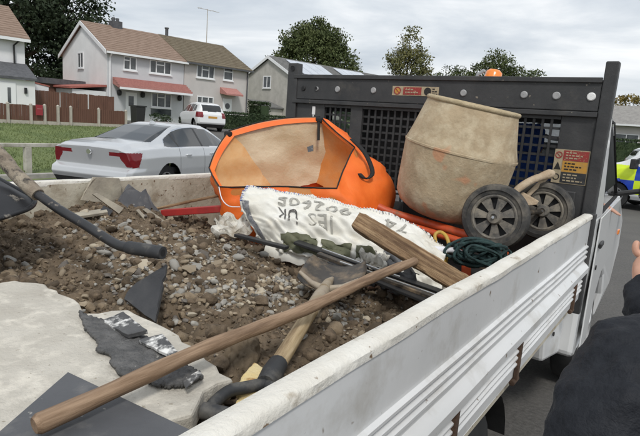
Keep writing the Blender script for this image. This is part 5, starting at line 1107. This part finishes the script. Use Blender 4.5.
# ------------------------------------------------------------------ odds and ends under and round the sack
def bar(name, label, cat, a, b, w_, h_, m_, group=None, x=(0, 0, 1)):
    L = (V(b) - V(a)).length; o = part(name, MB().box((-w_ / 2, -h_ / 2, 0), (w_ / 2, h_ / 2, L)), m_, None, bevel=min(w_, h_) * .2); o.matrix_basis = frame(a, V(b) - V(a), x); return tag(o, label, cat, group)
bar('metal_strip', 'black metal strip nearest the sack', 'metal strip', (0.159, -1.347, 1.220), (0.780, -1.229, 1.126), .012, .045, 'black_plastic', 'metal strips under the sack')
bar('metal_strip', 'black metal strip between the sack and the bright rod', 'metal strip', (0.294, -1.380, 1.204), (0.787, -1.299, 1.123), .014, .030, 'blade_dark', 'metal strips under the sack')
bar('metal_strip', 'dark flat strip just behind the shovel blade', 'metal strip', (0.352, -1.380, 1.185), (0.780, -1.331, 1.115), .010, .050, 'black_plastic', 'metal strips under the sack')
bar('metal_rod', 'bright metal rod poking out under the wooden pole', 'rod', (0.419, -1.416, 1.206), (0.802, -1.379, 1.164), .008, .008, 'metal_bright')
bar('metal_rod', 'bright thin rod beside the olive print', 'rod', (0.292, -1.353, 1.219), (0.603, -1.294, 1.168), .007, .007, 'metal_bright')
bar('metal_strip', 'black strip in front of the left sack corner', 'metal strip', (-0.081, -1.442, 1.217), (0.170, -1.416, 1.208), .014, .03, 'black_plastic', 'metal strips under the sack')
rbn = thing('red_bar', 'red painted steel bar left of the sack', 'bar', (-0.621, -1.158, 1.189))
a_, b_ = V((-0.857, -1.206, 1.161)), V((-0.389, -1.079, 1.254)); fr_ = frame(a_, b_ - a_, (0, 0, 1)); L_ = (b_ - a_).length
o = part('box_section', MB().box((-.018, -.02, 0), (.018, .02, L_)), 'red_steel', rbn, bevel=.004); o.matrix_parent_inverse = rbn.matrix_basis.inverted() @ fr_
o = part('boss', MB().box((-.0195, -.0235, L_ * .40), (.0195, -.0205, L_ * .45)), 'socket_steel', rbn); o.matrix_parent_inverse = rbn.matrix_basis.inverted() @ fr_
o = part('end_cap', MB().box((-.026, -.026, L_ * .86), (.024, .024, L_ * 1.05)), 'black_plastic', rbn, bevel=.006); o.matrix_parent_inverse = rbn.matrix_basis.inverted() @ fr_
along('wooden_stick', 'thin weathered stick leaning above the red bar', 'stick', (-0.907, -1.238, 1.173), (-0.534, -1.021, 1.301), lambda mb, L: mb.tube([(0, 0, 0), (.004, 0, L / 2), (0, 0, L)], [.007, .008, .007], 8), 'wood_plank')
def crumple(name, label, cat, c, sx_, sy_, amp, m_, seed, rot=0, n=14):
    P = []
    for i in range(n):
        row = []
        for j in range(n):
            x = (i / (n - 1) - .5) * sx_; y = (j / (n - 1) - .5) * sy_
            z = amp * (float(fbm(np.array(i * .5 + seed * 3.1), np.array(j * .5), 3)) * 2 + .5 * float(fbm(np.array(i * 1.3 + seed), np.array(j * 1.3 + 4), 2)))
            row.append((x + .2 * amp * math.sin(j + seed), y + .2 * amp * math.cos(i * 1.3), z))
        P.append(row)
    o = part(name, MB().grid(P), m_, None, smooth=70); md = o.modifiers.new('s', 'SOLIDIFY'); md.thickness = .003; o.matrix_basis = Matrix.Translation(c) @ Matrix.Rotation(rot, 4, 'Z') @ Matrix.Rotation(.7, 4, 'X'); return tag(o, label, cat)
crumple('plastic_sheet', 'crumpled white plastic scrap at the left end of the sack', 'plastic', (-0.181, -1.361, 1.227), .16, .12, .05, 'plastic_sheet', 3, .6)
crumple('plastic_sheet', 'torn white plastic flap among the metal strips', 'plastic', (0.465, -1.263, 1.189), .11, .09, .04, 'plastic_sheet', 8, .2)
crumple('plastic_sheet', 'dark wet plastic sheet between the plank and the sack', 'plastic', (0.544, -1.241, 1.147), .18, .12, .03, 'black_plastic', 5, -.3)
fo = [(0.710, -2.181, 1.185), (0.747, -2.186, 1.185), (0.787, -2.252, 1.185), (0.762, -2.276, 1.185), (0.750, -2.271, 1.185), (0.728, -2.224, 1.185)]
tag(part('foam_block', MB().prism(ragged(fo, .012, .003, 9), (0, 0, -.035)), 'foam_yellow', None, bevel=.004), 'broken lump of yellow foam beside the shovel grip', 'foam')
tag(part('foam_block', MB().prism(ragged([(0.766, -2.290, 1.165), (0.786, -2.266, 1.165), (0.795, -2.292, 1.165), (0.784, -2.308, 1.165)], .012, .003, 2), (0, 0, -.03)), 'foam_yellow', None, bevel=.004), 'small yellow foam crumb inside the shovel handle loop', 'foam')
yb = thing('yellow_bracket', 'yellow plastic bracket beside the dark rope', 'bracket', (0.626, -0.985, 1.199))
part('loop', MB().tube(spline([(0.597, -0.982, 1.248), (0.585, -0.972, 1.277), (0.599, -0.958, 1.291), (0.629, -0.965, 1.281), (0.652, -0.980, 1.250), (0.649, -0.987, 1.230)], 18), .0075, 8), 'yellow_plastic', yb, smooth=60, world=True)
part('block', MB().box((-.028, -.02, -.03), (.028, .02, .03), Matrix.Translation((0.628, -0.998, 1.190))), 'yellow_plastic', yb, bevel=.006, world=True)
tag(part('webbing', MB().tube(spline([(0.597, -1.036, 1.231), (0.640, -1.017, 1.233), (0.669, -0.985, 1.233), (0.693, -0.934, 1.217)], 10), [.012, .013, .013, .014, .013, .012, .012, .013, .012, .010], 8), 'stitch_pale', None, smooth=60), 'twist of blue-white webbing beside the yellow bracket', 'webbing')
rp = thing('rope_coil', 'bundle of dark teal rope below the near mixer wheel', 'rope', (0.764, -0.922, 1.210)); rc = V((0.764, -0.918, 1.230)); rx_ = V((.80, .58, .05)); rz_ = V((-.05, 0, 1))
for k in range(16):
    r0, r1 = random.uniform(.055, .095), random.uniform(.028, .052); off = V((random.uniform(-.04, .03), random.uniform(-.05, .05), random.uniform(-.02, .02))); ph = random.uniform(-.9, .9)
    part('loop', MB().tube([rc + off + rx_ * r0 * math.cos(a) + rz_ * (r1 * math.sin(a + ph)) + V((0, .012 * math.sin(3 * a + k), 0)) for a in np.linspace(0, 6.283, 26)], .0062, 6, cap=False), 'teal_cord', rp, smooth=60, world=True)
tag(part('dark_sack', MB().grid([[(.05 + .95 * i / 19 - .0, -1.0 + .55 * j / 13, .95 + .16 * math.sin(3.14 * i / 19) ** .5 * math.sin(3.14 * j / 13) ** .5 + .05 * float(fbm(np.array(i * .6), np.array(j * .6), 3))) for j in range(14)] for i in range(20)]), 'bin_black', None, smooth=180), 'black rubbish sack in the gap below the mixer frame', 'sack')

# ------------------------------------------------------------------ cement mixer
mxr = thing('cement_mixer', 'cement-crusted mixer with orange frame standing against the headboard', 'cement mixer', (.42, -.42, .93))
mt_, mb_ = V((0.437, -0.322, 1.813)), V((0.405, -0.489, 1.277)); dv = (cam.matrix_world.translation - mt_).normalized(); mdir = (mt_ - mb_); mdir = (mdir - dv * (mdir.dot(dv) - .012)).normalized(); mf = frame(mb_, mdir); hm = (mt_ - mb_).length; s_ = hm / .565
dp = [(.001, 0), (.12, .004), (.19, .018), (.235, .045), (.259, .085), (.268, .14), (.279, .30), (.283, .335), (.284, .352), (.279, .366), (.262, .41), (.228, .545), (.222, .562), (.212, .560), (.205, .54), (.24, .40), (.25, .15), (.1, .03), (.001, .028)]
o = part('drum', MB().lathe([(r * s_ * .96, z * s_) for r, z in dp], mf, 56), 'drum', mxr, smooth=40, world=True)
# crusted mortar makes the drum uneven
for v in o.data.vertices: v.co += (v.co - mb_.lerp(mt_, .5)).normalized() * (.012 * float(fbm(np.array(v.co.x * 14), np.array(v.co.z * 14 + v.co.y * 9), 3)))
part('rim', MB().lathe([(.222 * .96 * s_ + .011 * math.cos(a), .560 * s_ + .011 * math.sin(a)) for a in np.linspace(0, 6.283, 11)[:-1]], mf, 48, closed=True), 'drum_rim', o, smooth=60, world=True); o.children[-1].matrix_parent_inverse = Matrix()
part('seam_band', MB().lathe([(.283 * .96 * s_, .340 * s_), (.2855 * .96 * s_, .343 * s_), (.2855 * .96 * s_, .351 * s_), (.283 * .96 * s_, .354 * s_)], mf, 56), 'drum', o, smooth=30, world=True); o.children[-1].matrix_parent_inverse = Matrix()
part('maker_mark', MB().box((-.018, -.002, -.007), (-.004, .002, .006), frame(V((0.482, -0.736, 1.512)), (.2, .1, 1), (.85, .5, -.1))).box((.0, -.002, -.006), (.009, .002, .007), frame(V((0.482, -0.736, 1.512)), (.2, .1, 1), (.85, .5, -.1))).box((.012, -.002, -.008), (.02, .002, .005), frame(V((0.482, -0.736, 1.512)), (.2, .1, 1), (.85, .5, -.1))), 'ink', o)
def tub(name, pts, r, m_, n=14): return part(name, MB().tube(spline(pts, n), r, 12), m_, mxr, smooth=60, world=True)
tub('frame_tube', [(0.151, -0.687, 1.302), (0.222, -0.667, 1.281), (0.414, -0.637, 1.255), (0.632, -0.685, 1.243), (0.719, -0.674, 1.240)], .021, 'orange_steel')
tub('frame_tube', [(0.281, -0.731, 1.253), (0.444, -0.696, 1.229), (0.642, -0.757, 1.223)], .017, 'orange_steel')
tub('leg', [(0.640, -0.755, 1.236), (0.663, -0.784, 1.146), (0.699, -0.818, 0.991)], .020, 'orange_steel'); tub('leg', [(0.715, -0.432, 1.224), (0.741, -0.465, 1.106), (0.779, -0.501, 0.935)], .018, 'orange_steel')
tub('leg', [(0.142, -0.647, 1.287), (0.159, -0.670, 1.132), (0.169, -0.687, 1.022)], .018, 'orange_steel')
wc = [V((0.739, -0.710, 1.350)), V((0.820, -0.207, 1.342))]; wax = (wc[0] - wc[1]).normalized(); wax = (wax * .5 + V((.24, -.94, .16)) * .6).normalized()
part('axle', MB().tube([wc[0], wc[1]], .012, 10), 'blade_dark', mxr, world=True)
for k, c_ in enumerate(wc):
    wf = frame(c_, wax, (.3, .2, 1)); r_ = .143
    w_ = part('wheel', MB().lathe([(r_ * .70, -.026), (r_ * .80, -.030), (r_ * .95, -.026), (r_, -.012), (r_, .012), (r_ * .95, .026), (r_ * .82, .030), (r_ * .80, .024), (r_ * .70, .022)], wf, 44, closed=True), 'rubber', mxr, smooth=40, world=True)
    hbm = MB().lathe([(r_ * .71, -.018), (r_ * .71, .017), (r_ * .64, .022), (r_ * .60, .019), (r_ * .59, .006)], wf, 40).lathe([(.001, .024), (r_ * .09, .024), (r_ * .10, .030), (r_ * .18, .028), (r_ * .23, .016), (r_ * .24, .0)], wf, 24)
    for q in range(7):
        a0 = q * 2 * math.pi / 7; d_ = V((math.cos(a0), math.sin(a0), 0)); e_ = V((-math.sin(a0), math.cos(a0), 0)); i0, o0 = r_ * .20, r_ * .62; z0, z1 = .003, .015
        pts = [d_ * i0 - e_ * .010, d_ * o0 - e_ * .023, d_ * o0 + e_ * .023, d_ * i0 + e_ * .010]
        hbm.prism([wf @ (p + V((0, 0, z0))) for p in pts], wf.to_3x3() @ V((0, 0, z1 - z0)))
    part('hub', hbm, 'hub_plastic', w_, smooth=30); w_.children[-1].matrix_parent_inverse = Matrix()
    part('hub_back', MB().lathe([(.001, -.004), (r_ * .7, -.004)], wf, 32), 'bulkhead', w_)
    part('axle_end', MB().lathe([(.001, .040), (.006, .040), (.007, .030)], wf, 12), 'metal_bright', w_)
tub('tilt_arm', [(0.716, -0.412, 1.418), (0.734, -0.392, 1.452), (0.769, -0.334, 1.492), (0.806, -0.252, 1.517), (0.838, -0.201, 1.534)], [.017] * 4 + [.0185] * 6 + [.021, .023, .024, .016], 'mortar_tube')
tub('tilt_arm', [(0.727, -0.342, 1.365), (0.758, -0.256, 1.427), (0.812, -0.174, 1.515)], .0115, 'mortar_tube')
part('bracket_plate', MB().prism([(0.744, -0.351, 1.437), (0.811, -0.300, 1.398), (0.806, -0.308, 1.379), (0.747, -0.364, 1.370), (0.722, -0.388, 1.397)], (.003, .012, 0)), 'mortar_tube', mxr, bevel=.003, world=True)
part('motor_housing', MB().box((-.08, -.05, -.13), (.08, .05, .13), frame((.10, -.13, 1.28), (0, 0, 1), (1, .3, 0))), 'bin_black', mxr, bevel=.03, world=True)

# ================================================================== PEOPLE
def skin_mesh(name, verts, edges, m_, parent, root=0, sub=2, folds=0):
    """verts: (point, radius) ; a Skin surface over the joint graph"""
    me = bpy.data.meshes.new(name); me.from_pydata([tuple(v[0]) for v in verts], edges, []); o = bpy.data.objects.new(name, me); COL.objects.link(o)
    me.materials.append(MATS[m_]); md = o.modifiers.new('skin', 'SKIN'); md.use_smooth_shade = True
    for i, v in enumerate(verts):
        r = v[1]; me.skin_vertices[0].data[i].radius = r if isinstance(r, tuple) else (r, r); me.skin_vertices[0].data[i].use_root = (i == root)
    s = o.modifiers.new('sub', 'SUBSURF'); s.levels = s.render_levels = sub
    if folds:      # cloth: soft creases
        tx = bpy.data.textures.new('folds', 'CLOUDS'); tx.noise_scale = .075; tx.noise_depth = 3
        dm = o.modifiers.new('folds', 'DISPLACE'); dm.texture = tx; dm.texture_coords = 'GLOBAL'; dm.strength = folds; dm.mid_level = .5
    o.parent = parent; o.matrix_parent_inverse = parent.matrix_basis.inverted(); return o
class Graph:
    def __init__(s): s.v = []; s.e = []
    def chain(s, pts, frm=None):
        prev = frm
        for p, r in pts:
            s.v.append((V(p), r)); i = len(s.v) - 1
            if prev is not None: s.e.append((prev, i))
            prev = i
        return prev
def hand(g, wrist_i, wrist, d, side, curl, thumb_dir, k=1.0):
    """palm and five bent fingers; d points along the hand, side across the knuckles, curl to the palm side"""
    d = V(d).normalized(); side = (V(side) - d * V(side).dot(d)).normalized(); curl = V(curl).normalized()
    palm = g.chain([(wrist + d * .035 * k, (.024 * k, .016 * k)), (wrist + d * .07 * k, (.030 * k, .014 * k))], wrist_i)
    for q, (off, ln) in enumerate(((-.030, .074), (-.010, .084), (.010, .078), (.029, .062))):
        b = wrist + d * .085 * k + side * off * k
        g.chain([(b, .0092 * k), (b + d * ln * .42 * k + curl * ln * .10 * k, .0086 * k), (b + d * ln * .70 * k + curl * ln * .36 * k, .0078 * k), (b + d * ln * .84 * k + curl * ln * .62 * k, .0062 * k)], palm)
    t = V(thumb_dir).normalized(); b = wrist + d * .03 * k - side * .026 * k
    g.chain([(b, .0115 * k), (b + t * .028 * k + d * .012 * k, .0105 * k), (b + t * .045 * k + d * .034 * k, .0095 * k), (b + t * .052 * k + d * .052 * k, .0068 * k)], palm - 1)
def person(name, label, J, legs, fwd, jm='jacket', grow=.018, hands=(True, True)):
    """J: joint positions in the world"""
    p = thing(name, label, 'person', J['base']); g = Graph(); f = V(fwd).normalized(); rgt = f.cross(V((0, 0, 1))).normalized()
    pel = g.chain([(J['pelvis'], (.15, .11))]); ch = g.chain([(V(J['pelvis']).lerp(V(J['neck']), .4), (.14, .105)), (V(J['pelvis']).lerp(V(J['neck']), .8), (.15, .11))], pel); nk = g.chain([(J['neck'], .058), (V(J['neck']) + V((0, 0, .06)) + f * .01, .052)], ch)
    h0 = V(J['head']); g.chain([(h0 - V((0, 0, .07)) + f * .015, (.066, .075)), (h0 + f * .01, (.074, .092)), (h0 + V((0, 0, .075)), (.066, .082)), (h0 + V((0, 0, .105)), .035)], nk)
    fc = len(g.v) - 4; g.chain([(h0 + f * .092 - V((0, 0, .015)), .012), (h0 + f * .104 - V((0, 0, .03)), .010)], fc + 1)
    for s in (-1, 1): g.chain([(h0 + rgt * s * .078 - V((0, 0, .01)), (.01, .016)), (h0 + rgt * s * .086 + V((0, 0, .005)), (.006, .014))], fc + 1)
    jk = Graph(); jp = jk.chain([(V(J['pelvis']) - V((0, 0, .08)), (.165, .13))]); jc = jk.chain([(J['pelvis'], (.165, .13)), (V(J['pelvis']).lerp(V(J['neck']), .45), (.165, .135)), (V(J['pelvis']).lerp(V(J['neck']), .80), (.165, .125))], jp); jk.chain([(V(J['neck']) - V((0, 0, .02)), .085), (V(J['neck']) + V((0, 0, .035)), .066)], jc)
    for sd in ('l', 'r'):
        S_, E_, W_ = V(J['sh_' + sd]), V(J['el_' + sd]), V(J['wr_' + sd])
        a = g.chain([(S_, .058), (S_.lerp(E_, .5), .045), (E_, .040), (E_.lerp(W_, .4), .038), (W_, (.026, .022))], ch)
        hd_ = J.get('hand_' + sd, {'d': (W_ - E_), 'side': f, 'curl': -rgt, 'thumb': f}); hand(g, a, W_, hd_['d'], hd_['side'], hd_['curl'], hd_['thumb'])
        jk.chain([(S_, .078 + grow * .6), (S_.lerp(E_, .5), .058 + grow), (E_, .052 + grow), (E_.lerp(W_, .5), .044 + grow), (E_.lerp(W_, .93), .036 + grow * .8)], jc)
    tr = Graph(); tp = tr.chain([(V(J['pelvis']) + V((0, 0, .04)), (.15, .12))])
    for (H_, K_, A_, T_) in legs:
        g.chain([(H_, .085), (K_, .055), (A_, .040), (V(A_) + (V(T_) - V(A_)) * .4, .036), (T_, .028)], pel)
        tr.chain([(H_, .105), (V(H_).lerp(V(K_), .5), .090), (K_, .072), (V(K_).lerp(V(A_), .9), .060)], tp)
    b = skin_mesh('body', g.v, g.e, 'skin', p); jo = skin_mesh('jacket', jk.v, jk.e, jm, p, 0, 4, .05); skin_mesh('trousers', tr.v, tr.e, 'trouser', p)
    for (H_, K_, A_, T_) in legs: part('shoe', MB().tube([V(A_) - f * .05 - V((0, 0, .03)), V(A_).lerp(V(T_), .5) - V((0, 0, .012)), V(T_) + f * .02], [.045, .048, .034], 12), 'shoe', p, smooth=60, world=True)
    hr = MB(); rows = []
    for i in range(9):
        th = i / 8 * 1.75; row = []
        for k in range(20):
            ph = k / 20 * 2 * math.pi; d_ = V((math.sin(th) * math.cos(ph), math.sin(th) * math.sin(ph), math.cos(th))); ff = d_.dot(f)
            lim = .55 if ff > .35 and d_.z < .45 else 1; row.append(h0 + V((0, 0, .02)) + V((d_.x * .090, d_.y * .090, d_.z * .105)) * (1 if lim == 1 else .80) - f * .008)
        row.append(row[0]); rows.append(row)
    part('hair', hr.grid(rows), 'hair', p, smooth=180, world=True)
    return p
# bystander at the right, back turned, one forearm raised
S = V((1.374, -2.110, 1.374)); E = V((1.344, -2.274, 1.182)); W = V((1.492, -2.009, 0.955))
J = dict(base=(1.62, -1.90, 0), pelvis=(1.60, -1.93, .90), neck=(1.585, -1.93, 1.43), head=(1.57, -1.88, 1.60), sh_l=S, el_l=E, wr_l=W,
         sh_r=(1.75, -1.80, 1.32), el_r=(1.416, -1.610, 1.255), wr_r=(1.337, -1.471, 1.400), hand_r={'d': (.42, .32, .50), 'side': (.75, -.65, 0), 'curl': (-.80, -.45, .10), 'thumb': (-.8, -.3, .05)})
person('person', 'person in a black jacket at the right edge, back turned, hand raised', J, [((1.55, -1.96, .86), (1.54, -1.93, .48), (1.54, -1.96, .09), (1.53, -1.80, .035)), ((1.72, -1.96, .86), (1.74, -1.93, .48), (1.74, -1.96, .09), (1.75, -1.80, .035))], (-.55, .84, 0))
# driver in the cab, one hand out of the open window
J = dict(base=(.52, .60, 1.30), pelvis=(.52, .52, 1.02), neck=(.52, .50, 1.50), head=(.52, .53, 1.66), sh_l=(.33, .52, 1.42), el_l=(.30, .74, 1.28), wr_l=(.40, .98, 1.36), hand_l={'d': (.3, 1, .1), 'side': (0, 0, 1), 'curl': (1, 0, 0), 'thumb': (0, .3, 1)},
         sh_r=(.72, .52, 1.42), el_r=(.84, .70, 1.36), wr_r=(.868, .90, 1.318), hand_r={'d': (1, .05, -.28), 'side': (.05, 1, 0), 'curl': (.7, 0, -.6), 'thumb': (.2, -1, 0)})
person('person', 'driver sitting in the truck cab with a hand out of the window', J, [((.43, .55, 1.0), (.42, .98, 1.05), (.42, 1.10, .62), (.42, 1.24, .58)), ((.61, .55, 1.0), (.62, .98, 1.05), (.62, 1.10, .62), (.62, 1.24, .58))], (0, 1, 0), grow=.008)
